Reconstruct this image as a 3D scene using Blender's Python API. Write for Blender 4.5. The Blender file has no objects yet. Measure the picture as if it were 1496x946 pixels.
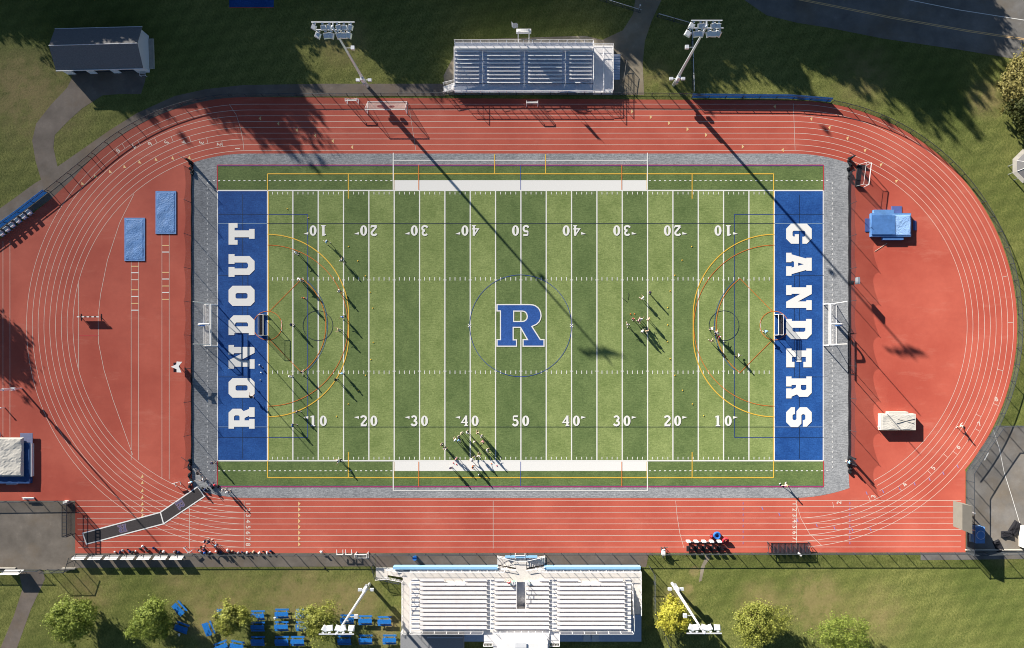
import bpy, bmesh, math, random
import numpy as np
from mathutils import Vector, Matrix, geometry
random.seed(7); rng = np.random.default_rng(7)
SC = bpy.context.scene; COL = SC.collection
S = 8.093; NX, NY = 765.0, 514.0; CH = 125.0      # ground pixels of the survey photo per metre, nadir, flying height
KX, KY = .660, -.751                               # direction shadows fall
def W(px, py, z=0.0):
    f = 1 - z/CH
    return Vector(((px-NX)*f/S, (NY-py)*f/S, z))
def R(a): return math.radians(a)

# ------------------------------------------------------------------ materials
def newmat(name):
    m = bpy.data.materials.new(name); m.use_nodes = True
    nt = m.node_tree; return m, nt, nt.nodes['Principled BSDF']
def mat(name, col, rough=.8, scale=0, amt=.25, metal=0.0, bump=0, bscale=None, col2=None, detail=6, alpha=1, spec=.3, stretch=None):
    m, nt, b = newmat(name)
    b.inputs['Base Color'].default_value = (*col, 1); b.inputs['Roughness'].default_value = rough
    b.inputs['Metallic'].default_value = metal; b.inputs['Specular IOR Level'].default_value = spec
    b.inputs['Diffuse Roughness'].default_value = .8
    if alpha < 1: b.inputs['Alpha'].default_value = alpha
    if scale or bump:
        tc = nt.nodes.new('ShaderNodeTexCoord'); src = tc.outputs['Object']
        if stretch:
            mp = nt.nodes.new('ShaderNodeMapping'); mp.inputs['Scale'].default_value = stretch
            nt.links.new(src, mp.inputs[0]); src = mp.outputs[0]
        if scale:
            n = nt.nodes.new('ShaderNodeTexNoise'); n.inputs['Scale'].default_value = scale; n.inputs['Detail'].default_value = detail
            n.inputs['Roughness'].default_value = .65
            nt.links.new(src, n.inputs['Vector'])
            r = nt.nodes.new('ShaderNodeValToRGB'); r.color_ramp.elements[0].position = .3; r.color_ramp.elements[1].position = .7
            c1 = tuple(c*(1-amt) for c in col); c2 = col2 or tuple(min(1, c*(1+amt)) for c in col)
            r.color_ramp.elements[0].color = (*c1, 1); r.color_ramp.elements[1].color = (*c2, 1)
            nt.links.new(n.outputs[0], r.inputs[0]); nt.links.new(r.outputs[0], b.inputs['Base Color'])
        if bump:
            n2 = nt.nodes.new('ShaderNodeTexNoise'); n2.inputs['Scale'].default_value = bscale or 5; n2.inputs['Detail'].default_value = 5
            nt.links.new(src, n2.inputs['Vector'])
            bp = nt.nodes.new('ShaderNodeBump'); bp.inputs['Strength'].default_value = 1; bp.inputs['Distance'].default_value = bump
            nt.links.new(n2.outputs[0], bp.inputs['Height']); nt.links.new(bp.outputs[0], b.inputs['Normal'])
    return m
M = {}
M['white'] = mat('white_paint', (.78, .78, .78), .5)
M['line'] = mat('line_paint', (.74, .74, .73), .8)
M['tline'] = mat('track_line_paint', (.66, .56, .5), .8)
M['yline'] = mat('yellow_line', (.72, .47, .06)); M['ymark'] = mat('tan_mark', (.72, .5, .25))
M['oline'] = mat('orange_line', (.62, .18, .03)); M['bline'] = mat('blue_line', (.02, .06, .35)); M['rline'] = mat('red_line', (.5, .03, .05))
M['kline'] = mat('dark_line', (.018, .035, .06)); M['lbline'] = mat('pale_blue_line', (.25, .38, .55)); M['pline'] = mat('purple_line', (.25, .22, .5))
M['alu'] = mat('aluminium', (.80, .80, .82), .45, 3, .06, metal=.55)
M['aluw'] = mat('pale_aluminium', (.82, .81, .82), .5, .8, .08, metal=.12)
M['aluD'] = mat('aluminium_deck', (.62, .66, .74), .3, 3, .08, metal=.85)
M['deckw'] = mat('grandstand_deck', (.72, .69, .66), .6, 2.5, .08, metal=.1)
M['steel'] = mat('galvanised_steel', (.5, .53, .58), .4, metal=.6)
M['polew'] = mat('pale_pole_steel', (.72, .75, .80), .4, metal=.35)
M['dark'] = mat('dark_metal', (.03, .035, .045), .5); M['black'] = mat('black_fabric', (.015, .015, .02), .9)
M['bluep'] = mat('blue_paint', (.02, .16, .55), .5, 6, .15); M['bluev'] = mat('blue_vinyl', (.12, .27, .56), .6, 1.0, .15, bump=.05, bscale=1.6)
M['cyan'] = mat('sky_blue_fascia', (.26, .50, .74), .6)
M['screen'] = mat('blue_windscreen', (.06, .26, .62), .7, 1, .2); M['gap_shade'] = mat('painted_gap_shade', (.10, .11, .19), .8)
M['concrete'] = mat('concrete', (.42, .40, .36), .9, 1.2, .15); M['glassb'] = mat('blue_glass', (.15, .35, .7), .15)
M['tan'] = mat('tan_panel', (.17, .16, .14), .7, .8, .08); M['cream'] = mat('cream_tarp', (.58, .56, .52), .7, .7, .06, bump=.02, bscale=1.2)
M['greyroof'] = mat('grey_membrane_roof', (.26, .27, .29), .9, 9, .25)
M['shingle'] = mat('dark_shingles', (.19, .19, .20), .95, 4, .3, stretch=(1, 6, 6))
M['siding'] = mat('pale_siding', (.62, .64, .68), .7, stretch=(1, 1, 8), scale=2, amt=.06)
M['matblue'] = mat('mat_blue', (.075, .19, .46), .5, 1.5, .15); M['red'] = mat('red_vinyl', (.45, .03, .05), .5); M['gpost'] = mat('fence_steel', (.05, .06, .075), .5, metal=.3)
M['redmesh'] = mat('dark_mesh_cover', (.03, .025, .035), .8, 2, .3, alpha=.86); M['bark'] = mat('bark', (.10, .075, .05), .95)
def meshmat(name, col, alpha):
    return mat(name, col, .8, alpha=alpha)
M['chain'] = meshmat('chain_link', (.08, .09, .10), .26); M['net'] = meshmat('black_netting', (.02, .02, .03), .34)
M['wnet'] = meshmat('white_goal_net', (.75, .73, .72), .20); M['dnet'] = meshmat('dark_goal_net', (.02, .03, .06), .85)
M['bunch'] = meshmat('gathered_netting', (.012, .014, .02), .9)

def ramp2(nt, src, c1, c2, p1=.35, p2=.65):
    r = nt.nodes.new('ShaderNodeValToRGB'); r.color_ramp.elements[0].position = p1; r.color_ramp.elements[1].position = p2
    r.color_ramp.elements[0].color = (*c1, 1); r.color_ramp.elements[1].color = (*c2, 1); nt.links.new(src, r.inputs[0]); return r.outputs[0]
def mix(nt, fac, a, b, mode='MIX'):
    m = nt.nodes.new('ShaderNodeMix'); m.data_type = 'RGBA'; m.blend_type = mode; m.clamp_factor = True
    if hasattr(fac, 'links'): nt.links.new(fac, m.inputs[0])
    else: m.inputs[0].default_value = fac
    for k, v in ((6, a), (7, b)):
        if hasattr(v, 'links'): nt.links.new(v, m.inputs[k])
        else: m.inputs[k].default_value = (*v, 1)
    return m.outputs[2]
def math2(nt, op, a, b=0.0, clamp=False):
    m = nt.nodes.new('ShaderNodeMath'); m.operation = op; m.use_clamp = clamp
    for k, v in ((0, a), (1, b)):
        if hasattr(v, 'links'): nt.links.new(v, m.inputs[k])
        else: m.inputs[k].default_value = v
    return m.outputs[0]
def noise(nt, vec, scale, detail=5, rough=.6):
    n = nt.nodes.new('ShaderNodeTexNoise'); n.inputs['Scale'].default_value = scale; n.inputs['Detail'].default_value = detail; n.inputs['Roughness'].default_value = rough
    nt.links.new(vec, n.inputs['Vector']); return n.outputs[0]
def bumpn(nt, b, h, dist):
    bp = nt.nodes.new('ShaderNodeBump'); bp.inputs['Distance'].default_value = dist; nt.links.new(h, bp.inputs['Height']); nt.links.new(bp.outputs[0], b.inputs['Normal'])
def gpos(nt):
    return nt.nodes.new('ShaderNodeNewGeometry').outputs['Position']
def mapping(nt, v, scale=(1, 1, 1), rot=0):
    mp = nt.nodes.new('ShaderNodeMapping'); mp.inputs['Scale'].default_value = scale; mp.inputs['Rotation'].default_value = (0, 0, rot)
    nt.links.new(v, mp.inputs[0]); return mp.outputs[0]

def grass_material():
    m, nt, b = newmat('mown_grass'); P = gpos(nt)
    b.inputs['Roughness'].default_value = .95; b.inputs['Specular IOR Level'].default_value = .1; b.inputs['Diffuse Roughness'].default_value = 1
    base = ramp2(nt, noise(nt, P, .09, 6), (.125, .165, .032), (.240, .250, .064), .40, .60)
    fine = math2(nt, 'MULTIPLY', math2(nt, 'SUBTRACT', noise(nt, mapping(nt, P, (1, .7, 1), .7), 2.9, 5, .95), .36), 3.6, True)
    c = mix(nt, fine, (.040, .066, .012), (.37, .37, .13))
    c = mix(nt, .74, base, c); mid = noise(nt, P, .03, 4, .6); c = mix(nt, math2(nt, 'MULTIPLY', math2(nt, 'SUBTRACT', mid, .42), 3, True), c, (.080, .118, .026))
    # mowing stripes, faint, in two directions
    for ang, per, x0, x1 in ((R(35), 2.6, 45, 200), (R(80), 2.4, 20, 200)):
        st = math2(nt, 'SINE', math2(nt, 'MULTIPLY', sep(nt, mapping(nt, P, rot=ang)), 2*math.pi/per))
        st = math2(nt, 'MULTIPLY', math2(nt, 'ADD', st, 1), .09)
        c = mix(nt, st, c, (.03, .045, .012))
    # dry and bare patches where they lie in the lawn
    n = noise(nt, P, .35, 6, .7); nf = noise(nt, P, 1.6, 5, .7)
    for (px, py, r, k) in ((440, 878, 55, 1.), (515, 880, 40, 1.), (130, 862, 40, .6), (1190, 880, 45, .9), (1110, 880, 35, .8), (985, 880, 30, .6), (1440, 145, 28, 1.), (60, 150, 70, .8), (340, 868, 45, .5),
                           (575, 905, 18, 1.), (20, 120, 50, .7), (1465, 800, 25, .9), (1280, 900, 50, .5), (260, 845, 35, .5), (300, 905, 45, .7), (560, 925, 22, 1.1), (1015, 835, 8, 1.2), (1006, 860, 7, 1.2), (500, 60, 40, .6), (960, 110, 25, .5), (1260, 110, 50, .5)):
        w = W(px, py); d = nt.nodes.new('ShaderNodeVectorMath'); d.operation = 'DISTANCE'; nt.links.new(P, d.inputs[0]); d.inputs[1].default_value = w
        f = math2(nt, 'SUBTRACT', 1, math2(nt, 'DIVIDE', d.outputs['Value'], r/S*1.25))
        f = math2(nt, 'MULTIPLY', math2(nt, 'MAXIMUM', f, 0), 2.2*k)
        f = math2(nt, 'MULTIPLY', f, math2(nt, 'MULTIPLY', math2(nt, 'SUBTRACT', n, .32), 3.6), True)
        f = math2(nt, 'MULTIPLY', f, math2(nt, 'ADD', nf, .22), True)
        c = mix(nt, math2(nt, 'MULTIPLY', f, .8), c, (.30, .235, .115))
    nt.links.new(c, b.inputs['Base Color'])
    bumpn(nt, b, noise(nt, P, 2.5, 5, .8), .09)
    return m
def sep(nt, v):
    s = nt.nodes.new('ShaderNodeSeparateXYZ'); nt.links.new(v, s.inputs[0]); return s.outputs[0]
M['grass'] = grass_material()
def turf(name, c1, c2, fibre=.5, bump=.02):
    m, nt, b = newmat(name); P = gpos(nt)
    b.inputs['Roughness'].default_value = .9; b.inputs['Specular IOR Level'].default_value = .15; b.inputs['Diffuse Roughness'].default_value = 1
    big = noise(nt, mapping(nt, P, (1, 1, 1)), .22, 8, .72); st = noise(nt, mapping(nt, P, (1.2, 5, 1)), 1.0, 5, .75)
    c = ramp2(nt, math2(nt, 'ADD', math2(nt, 'MULTIPLY', big, 1-fibre), math2(nt, 'MULTIPLY', st, fibre)), c1, c2, .4, .6)
    gr = noise(nt, P, 4, 3, .8); c = mix(nt, math2(nt, 'MULTIPLY', math2(nt, 'SUBTRACT', gr, .3), 1.5, True), c, tuple(x*.5 for x in c1))
    nt.links.new(c, b.inputs['Base Color']); bumpn(nt, b, noise(nt, P, 5, 3, .8), bump); return m
M['tl'] = turf('turf_light', (.195, .270, .084), (.375, .455, .175)); M['td'] = turf('turf_dark', (.118, .182, .062), (.225, .305, .115))
M['ts'] = turf('turf_sideline', (.105, .165, .055), (.215, .290, .105)); M['tb'] = turf('turf_blue', (.014, .072, .29), (.034, .140, .46), .4)
M['tbl'] = turf('turf_logo_blue', (.03, .105, .38), (.05, .15, .50), .4)
M['border'] = turf('rubber_gravel', (.23, .245, .27), (.52, .54, .57), .7, .03)
def track_material():
    m, nt, b = newmat('red_running_surface'); P = gpos(nt)
    b.inputs['Roughness'].default_value = .8; b.inputs['Specular IOR Level'].default_value = .2; b.inputs['Diffuse Roughness'].default_value = 1
    c = ramp2(nt, noise(nt, P, .07, 7, .6), (.44, .082, .054), (.58, .140, .094), .35, .65)
    c = mix(nt, math2(nt, 'MULTIPLY', noise(nt, P, 1.5, 5, .7), .35), c, (.33, .070, .055))
    sc = ramp2(nt, noise(nt, mapping(nt, P, (.35, 1.3, 1)), .22, 7, .75), (0, 0, 0), (1, 1, 1), .56, .72)
    c = mix(nt, math2(nt, 'MULTIPLY', sc, .30), c, (.62, .28, .21)); dk = ramp2(nt, noise(nt, mapping(nt, P, (.5, 1, 1)), .13, 8, .75), (0, 0, 0), (1, 1, 1), .52, .74); c = mix(nt, math2(nt, 'MULTIPLY', dk, .3), c, (.30, .06, .045))
    nt.links.new(c, b.inputs['Base Color']); bumpn(nt, b, noise(nt, P, 6, 3), .008); return m
M['track'] = track_material()
def asphalt(name, c, crack=.0, wet=False):
    m, nt, b = newmat(name); P = gpos(nt)
    b.inputs['Roughness'].default_value = .9; b.inputs['Diffuse Roughness'].default_value = 1; b.inputs['Specular IOR Level'].default_value = .25
    k = ramp2(nt, noise(nt, P, .25, 8, .65), tuple(x*.75 for x in c), tuple(x*1.25 for x in c))
    k = mix(nt, math2(nt, 'MULTIPLY', noise(nt, P, 6, 3, .8), .4), k, tuple(x*.5 for x in c)); k = mix(nt, math2(nt, 'MULTIPLY', math2(nt, 'SUBTRACT', noise(nt, P, .11, 7, .7), .48), 3, True), k, (c[0]*.9, c[1]*.75, c[2]*.55)); k = mix(nt, math2(nt, 'MULTIPLY', math2(nt, 'SUBTRACT', noise(nt, P, .5, 9, .8), .6), 3, True), k, tuple(x*1.8 for x in c))
    if crack:
        v = nt.nodes.new('ShaderNodeTexVoronoi'); v.feature = 'DISTANCE_TO_EDGE'; v.inputs['Scale'].default_value = .16; nt.links.new(P, v.inputs['Vector'])
        f = math2(nt, 'LESS_THAN', v.outputs['Distance'], .012); k = mix(nt, math2(nt, 'MULTIPLY', f, crack), k, tuple(x*.35 for x in c))
    nt.links.new(k, b.inputs['Base Color']); bumpn(nt, b, noise(nt, P, 8, 3), .01); return m
M['asph'] = asphalt('old_asphalt', (.215, .19, .165)); M['path'] = asphalt('path_asphalt', (.20, .17, .15)); M['road'] = asphalt('road_asphalt', (.20, .195, .19))
M['pad'] = asphalt('grey_pad', (.21, .20, .19)); M['concr'] = asphalt('tan_concrete', (.30, .265, .205))
M['mat'] = mat('black_track_mat', (.052, .046, .05), .9, 5, .2)

# ------------------------------------------------------------------ mesh building
class MB:
    def __init__(s): s.v = []; s.f = []; s.m = []
    def add(s, vs, fs, mi=0):
        o = len(s.v); s.v += [tuple(v) for v in vs]; s.f += [tuple(i+o for i in f) for f in fs]; s.m += [mi]*len(fs); return s
    def box(s, x0, x1, y0, y1, z0, z1, mi=0, M4=None):
        vs = [Vector((x, y, z)) for z in (z0, z1) for y in (y0, y1) for x in (x0, x1)]
        if M4 is not None: vs = [M4 @ v for v in vs]
        return s.add(vs, [(0, 2, 3, 1), (4, 5, 7, 6), (0, 1, 5, 4), (2, 6, 7, 3), (0, 4, 6, 2), (1, 3, 7, 5)], mi)
    def pbox(s, px0, px1, py0, py1, z0, z1, mi=0):       # outline measured at the height of its top
        a = W(px0, py1, z1); b = W(px1, py0, z1); return s.box(a.x, b.x, a.y, b.y, z0, z1, mi)
    def tube(s, p, q, r, r2=None, n=6, mi=0, cap=True):
        p = Vector(p); q = Vector(q); r2 = r if r2 is None else r2; d = (q-p).normalized()
        a = d.orthogonal().normalized(); b = d.cross(a); vs = []
        for c, rr in ((p, r), (q, r2)):
            for i in range(n):
                t = 2*math.pi*i/n; vs.append(c+a*math.cos(t)*rr+b*math.sin(t)*rr)
        fs = [(i, (i+1) % n, n+(i+1) % n, n+i) for i in range(n)]
        if cap: fs += [tuple(range(n-1, -1, -1)), tuple(range(n, 2*n))]
        return s.add(vs, fs, mi)
    def path(s, pts, r, n=6, mi=0):
        for a, b in zip(pts, pts[1:]): s.tube(a, b, r, n=n, mi=mi)
        return s
    def bar(s, p, q, w, h, mi=0):                          # rectangular bar from p to q
        p = Vector(p); q = Vector(q); d = (q-p); L = d.length; d.normalize(); up = Vector((0, 0, 1)) if abs(d.z) < .95 else Vector((0, 1, 0))
        sd = d.cross(up).normalized()*w/2; u = sd.cross(d).normalized()*h/2
        vs = [c+a*sd+b*u for c in (p, q) for a, b in ((-1, -1), (1, -1), (1, 1), (-1, 1))]
        return s.add(vs, [(0, 1, 2, 3), (7, 6, 5, 4), (0, 4, 5, 1), (1, 5, 6, 2), (2, 6, 7, 3), (3, 7, 4, 0)], mi)
    def poly(s, loops, z=None, mi=0):                      # flat polygon with holes
        ls = [[Vector((p[0], p[1], z if z is not None else p[2])) for p in l] for l in loops]
        tr = geometry.tessellate_polygon(ls); fl = [v for l in ls for v in l]
        fs = []
        for t in tr:
            a, b, c = (fl[i] for i in t)
            if (b-a).cross(c-a).z < 0: t = (t[0], t[2], t[1])
            fs.append(tuple(t))
        return s.add(fl, fs, mi)
    def prism(s, loop, z0, z1, mi=0):
        s.poly([loop], z1, mi); n = len(loop); vs = [(p[0], p[1], z0) for p in loop]+[(p[0], p[1], z1) for p in loop]
        ar = sum(loop[i][0]*loop[(i+1) % n][1]-loop[(i+1) % n][0]*loop[i][1] for i in range(n))
        fs = [(i, (i+1) % n, n+(i+1) % n, n+i) if ar > 0 else (i, n+i, n+(i+1) % n, (i+1) % n) for i in range(n)]
        return s.add(vs, fs, mi)
    def line(s, pts, w, z, mi=0, closed=False):            # painted line with mitred joints
        P = [Vector((p[0], p[1])) for p in pts]; n = len(P); L = []; Rr = []
        for i in range(n):
            if closed: a = P[(i-1) % n]; b = P[(i+1) % n]
            else: a = P[max(i-1, 0)]; b = P[min(i+1, n-1)]
            d1 = (P[i]-a); d2 = (b-P[i])
            d1 = d1.normalized() if d1.length > 1e-9 else d2.normalized(); d2 = d2.normalized() if d2.length > 1e-9 else d1
            t = d1+d2; t = t.normalized() if t.length > 1e-6 else d1; nn = Vector((-t.y, t.x)); k = 1/max(.35, nn.dot(Vector((-d1.y, d1.x))))
            L.append(P[i]+nn*w/2*k); Rr.append(P[i]-nn*w/2*k)
        vs = [(p.x, p.y, z) for p in L]+[(p.x, p.y, z) for p in Rr]
        m = n if closed else n-1
        return s.add(vs, [(i, n+i, n+(i+1) % n, (i+1) % n) for i in range(m)], mi)
    def rect(s, px0, py0, px1, py1, z, mi=0):
        a = W(px0, py1); b = W(px1, py0); return s.add([(a.x, a.y, z), (b.x, a.y, z), (b.x, b.y, z), (a.x, b.y, z)], [(0, 1, 2, 3)], mi)
    def sphere(s, c, rx, ry, rz, n=10, mi=0, top=False):
        vs = []; fs = []; m = n//2; c = Vector(c); lo = 0 if top else -90
        for j in range(m+1):
            e = R(lo+(90-lo)*j/m)
            for i in range(n):
                t = 2*math.pi*i/n; vs.append(c+Vector((rx*math.cos(e)*math.cos(t), ry*math.cos(e)*math.sin(t), rz*math.sin(e))))
        fs = [(j*n+i, j*n+(i+1) % n, (j+1)*n+(i+1) % n, (j+1)*n+i) for j in range(m) for i in range(n)]
        return s.add(vs, fs, mi)
    def build(s, name, mats, parent=None, smooth=False, bevel=0):
        if not isinstance(mats, (list, tuple)): mats = [mats]
        me = bpy.data.meshes.new(name); me.from_pydata(s.v, [], s.f)
        for x in mats: me.materials.append(x)
        me.polygons.foreach_set('material_index', s.m)
        if smooth: me.polygons.foreach_set('use_smooth', [True]*len(s.f))
        me.update(); o = bpy.data.objects.new(name, me); COL.objects.link(o)
        if parent: o.parent = parent; o.matrix_parent_inverse = parent.matrix_world.inverted()
        return o
def tag(o, label=None, cat=None, group=None, kind=None):
    if label: o['label'] = label
    if cat: o['category'] = cat
    if group: o['group'] = group
    if kind: o['kind'] = kind
    return o
def empty(name, loc, label, cat, group=None, rz=0):
    o = bpy.data.objects.new(name, None); o.empty_display_size = .3; COL.objects.link(o); o.location = loc; o.rotation_euler = (0, 0, rz)
    bpy.context.view_layer.update() if False else None
    o.matrix_basis = Matrix.Translation(Vector(loc)) @ Matrix.Rotation(rz, 4, 'Z')
    return tag(o, label, cat, group)
def part(mb, name, m, root, local=True, smooth=False):    # local: vertices already in the thing's own space
    me = mb.build(name, m, None, smooth); me.parent = root
    if not local: me.matrix_parent_inverse = root.matrix_basis.inverted()
    return me
def copy_tree(o, parent=None):
    c = o.copy(); COL.objects.link(c)
    if parent: c.parent = parent; c.matrix_parent_inverse = o.matrix_parent_inverse.copy()
    for ch in list(o.children): copy_tree(ch, c)
    return c
def place(o, loc, rz=0): o.matrix_basis = Matrix.Translation(Vector(loc)) @ Matrix.Rotation(rz, 4, 'Z'); return o
def struct(o): o['kind'] = 'structure'; return o
def arc(cx, cy, r, a0, a1, n=48):                          # pixel-space arc, degrees, y down
    return [(cx+r*math.cos(R(a0+(a1-a0)*i/n)), cy+r*math.sin(R(a0+(a1-a0)*i/n))) for i in range(n+1)]
def PW(pts): return [W(*p) for p in pts]

_m, _nt, _b = newmat('blue_windscreen_cloth'); _b.inputs['Base Color'].default_value = (.07, .20, .40, 1); _t = _nt.nodes.new('ShaderNodeBsdfTranslucent'); _t.inputs[0].default_value = (.07, .24, .48, 1); _x = _nt.nodes.new('ShaderNodeMixShader'); _x.inputs[0].default_value = .5
_nt.links.new(_b.outputs[0], _x.inputs[1]); _nt.links.new(_t.outputs[0], _x.inputs[2]); _nt.links.new(_x.outputs[0], _nt.nodes['Material Output'].inputs[0]); M['screen'] = _m
M['navyvinyl'] = mat('navy_vinyl', (.02, .07, .22), .6, 2, .2)
SKYS = .04; EXPO = 1.28
# ------------------------------------------------------------------ ground sheets
LX, RX, CY = 362.5, 1157.0, 475.5                          # centres of the two track bends
g = MB(); g.rect(-2600, -2200, 4100, 3100, 0); struct(g.build('grass_ground', M['grass']))
g = MB()
g.poly([PW([(-40, 372), (0, 349), (75, 290), (112, 256)] + arc(LX, CY, 334, -140, -90, 24) + arc(RX, CY, 329, -90, 39.9, 60) + [(1410.5, 688), (1410.5, 806.5), (110, 808), (110, 731), (-40, 731)])], .02)
struct(g.build('running_track', M['track']))
g = MB()                                                   # rubber border round the turf
tl = [p for p in arc(LX, CY, 251.5, -108.4, -90, 8)]; tr = arc(RX, CY, 251.5, -90, -70.5, 8); br = arc(RX, CY, 251.5, 70.5, 90, 8); bl = arc(LX, CY, 251.5, 90, 108.4, 8)
g.poly([PW(tl+tr+[(1239.5, 262), (1239.5, 690)]+br+bl+[(280, 690), (280, 262)])], .03)
struct(g.build('rubber_border', M['border']))
g = MB(); xs = [391+37*i for i in range(21)]
for i in range(20):
    k = i if i < 10 else 19-i
    g.rect(xs[i], 278, xs[i+1], 672.5, .04, 1 if k % 2 else 0)
g.rect(318, 278, 391, 672.5, .04, 3); g.rect(1131, 278, 1202.5, 672.5, .04, 3)
g.rect(318, 241, 1202.5, 278, .04, 2); g.rect(318, 672.5, 1202.5, 710.5, .04, 2)
struct(g.build('turf_field', [M['tl'], M['td'], M['ts'], M['tb']]))
def sheet(name, pts, z, m): g = MB(); g.poly([PW(pts)], z); return struct(g.build(name, m))
sheet('asphalt_pad', [(-60, 731), (110, 731), (110, 808), (548, 808), (548, 827), (115, 829), (105, 833), (-60, 831)], .012, M['asph'])
sheet('walkway', [(548.5, 808), (948, 808), (944, 828), (640, 829), (548.5, 828)], .012, M['path'])
sheet('footpath', [(27, 833), (62, 833), (66, 845), (45, 890), (20, 960), (-5, 960), (20, 900), (33, 860)], .010, M['path'])
sheet('apron_path', [(-20, 318), (20, 290), (50, 268), (60, 262), (52, 235), (47, 205), (53, 180), (75, 152), (98, 128), (106, 112), (96, 98), (215, 98), (212, 118), (206, 137),
      (175, 137), (150, 139), (120, 158), (98, 178), (80, 197), (78, 215), (84, 243), (100, 232), (160, 190), (200, 165), (255, 140), (300, 130), (355, 124), (470, 122), (620, 122), (650, 122), (650, 139.5),
      (362, 141), (300, 149), (250, 161), (205, 182), (150, 222), (112, 256), (75, 290), (-20, 356)], .010, M['path'])
sheet('concrete_path', [(648, 110), (664, 80), (664, 58), (855, 52), (880, 58), (910, 44), (925, 20), (934, -40), (972, -40), (966, 0), (952, 30), (942, 60), (939, 92), (941, 138.5), (650, 138.5)], .014, M['concr'])
sheet('road', [(1050, -60), (1085, -2), (1120, 22), (1165, 33), (1210, 40), (1290, 56), (1400, 72), (1496, 88), (1700, 120), (1900, 150), (1900, -40), (1700, -90), (1500, -140), (1200, -220)], .012, M['road'])
g = MB()
for (pts, w, mi) in (([(1128, -8), (1200, 6), (1300, 26), (1415, 46), (1496, 58), (1700, 92)], .12, 1), ([(1127, -9.5), (1200, 4), (1300, 24), (1415, 44), (1496, 56), (1700, 90)], .12, 1),
                     ([(1300, -6), (1400, 14), (1496, 29), (1700, 62)], .12, 0)): g.line(PW(pts), w, .017, mi)
struct(g.build('road_markings', [M['line'], M['ymark']]))
sheet('gravel_pad', [(1411.5, 690), (1430, 660), (1455, 622), (1620, 622), (1620, 804), (1411.5, 806.5)], .012, M['pad'])
sheet('kerb_path', [(1345, 807.5), (1700, 804), (1700, 814), (1345, 818)], .015, M['road'])
g = MB(); g.rect(335, -60, 400, 10.2, .012, 0); g.rect(335, 10.2, 400, 11.2, .012, 1); struct(g.build('court_surface', [M['tb'], M['track']]))
sheet('sand_strip', [(1030, 808), (1038, 814), (1030, 826), (1025, 848), (1021, 850), (1024, 828), (1030, 815)], .008, M['concr'])

# ------------------------------------------------------------------ field markings
ms = ['line', 'yline', 'oline', 'bline', 'rline', 'kline', 'lbline', 'tbl']; mi = {k: i for i, k in enumerate(ms)}
g = MB(); Z = [.045+.003*i for i in range(14)]
def fl(a, b, c, d, w=.16, z=0, m='line'): g.line(PW([(a, b), (c, d)]), w, Z[z], mi[m])
for sy, s in ((278, 1), (672.7, -1)):
    fl(318, sy, 1202.5, sy, .22, 1); fl(574.5, sy-15*s+7.2*s*0, 945.5, sy-15*s, .01, 0)
g.rect(574.8, 263, 945.5, 277.2, Z[0], 0); g.rect(575, 673.6, 946, 687.6, Z[0], 0)
for i, x in enumerate(xs): fl(x, 278.8, x, 671.8, .22 if i in (0, 20) else .20, 2)
fl(318, 278, 318, 672.5, .16, 2); fl(1202.5, 278, 1202.5, 672.5, .16, 2)
for i in range(1, 100):
    x = 391+7.4*i
    for y0, y1 in ((404.5, 409.5), (541, 546)):
        if i % 5: fl(x, y0, x, y1, .12, 3)
        elif y0 < 450: fl(x-2.3, y1-.8, x+2.3, y1-.8, .12, 3)
        else: fl(x-2.3, y0+.8, x+2.3, y0+.8, .12, 3)
    if i % 5: fl(x, 280, x, 283.8, .12, 3); fl(x, 667, x, 670.8, .12, 3)
x = 304
while x < 1214:                                            # dashed limit lines
    if not 572 < x < 946: fl(x, 263.6, x+3, 263.6, .14, 3); fl(x, 687.3, x+3, 687.3, .14, 3)
    x += 7.4
y = 266
while y < 686:
    for xx in (303, 1215.7): fl(xx, y, xx, y+3, .13, 3)
    y += 7.4
fl(318, 240.8, 1202.5, 240.8, .14, 4, 'rline'); fl(318, 710.8, 1202.5, 710.8, .14, 4, 'rline'); fl(318, 242, 1202.5, 242, .1, 5, 'bline'); fl(318, 709.7, 1202.5, 709.7, .1, 5, 'bline')
for x in (317.6, 1203): fl(x, 241, x, 278, .14, 5, 'rline'); fl(x, 673, x, 710.5, .14, 5, 'rline')
for y0, y1 in ((253.6, 278), (697.3, 673)):
    fl(391, y0, 1130, y0, .17, 5, 'yline')
    for x in (391, 1130): fl(x, y0, x, y1, .17, 6, 'yline')
    for x in (509, 1011): fl(x, y0, x, y1+(12 if y0 < 400 else -13), .15, 6, 'yline')
for x in (722.7, 797): fl(x, 225, x, 253.6, .15, 6, 'yline')
for x in (575.6, 945): fl(x, 253.6, x, 277, .12, 6, 'yline'); fl(x, 674, x, 697, .12, 6, 'yline')
for ya, yb, yc in ((223, 241, 277), (730, 710, 674)):
    yy = 234 if ya < 400 else 716.5
    fl(574.6, yy, 945.6, yy, .14, 4)
    for x in (574.6, 945.8): fl(x, yy if ya > 400 else 223, x, yc, .18, 7)
    for x in (611.8, 908.3): fl(x, yb, x, yc, .13, 8, 'oline')
    fl(760.6, yb, 760.6, yc, .08, 8, 'bline')
for y in (326.2, 623.3):
    fl(391, y, 1131, y, .08, 8, 'kline'); fl(318, y, 391, y, .08, 8, 'lbline'); fl(1131, y, 1203, y, .08, 8, 'lbline')
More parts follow.
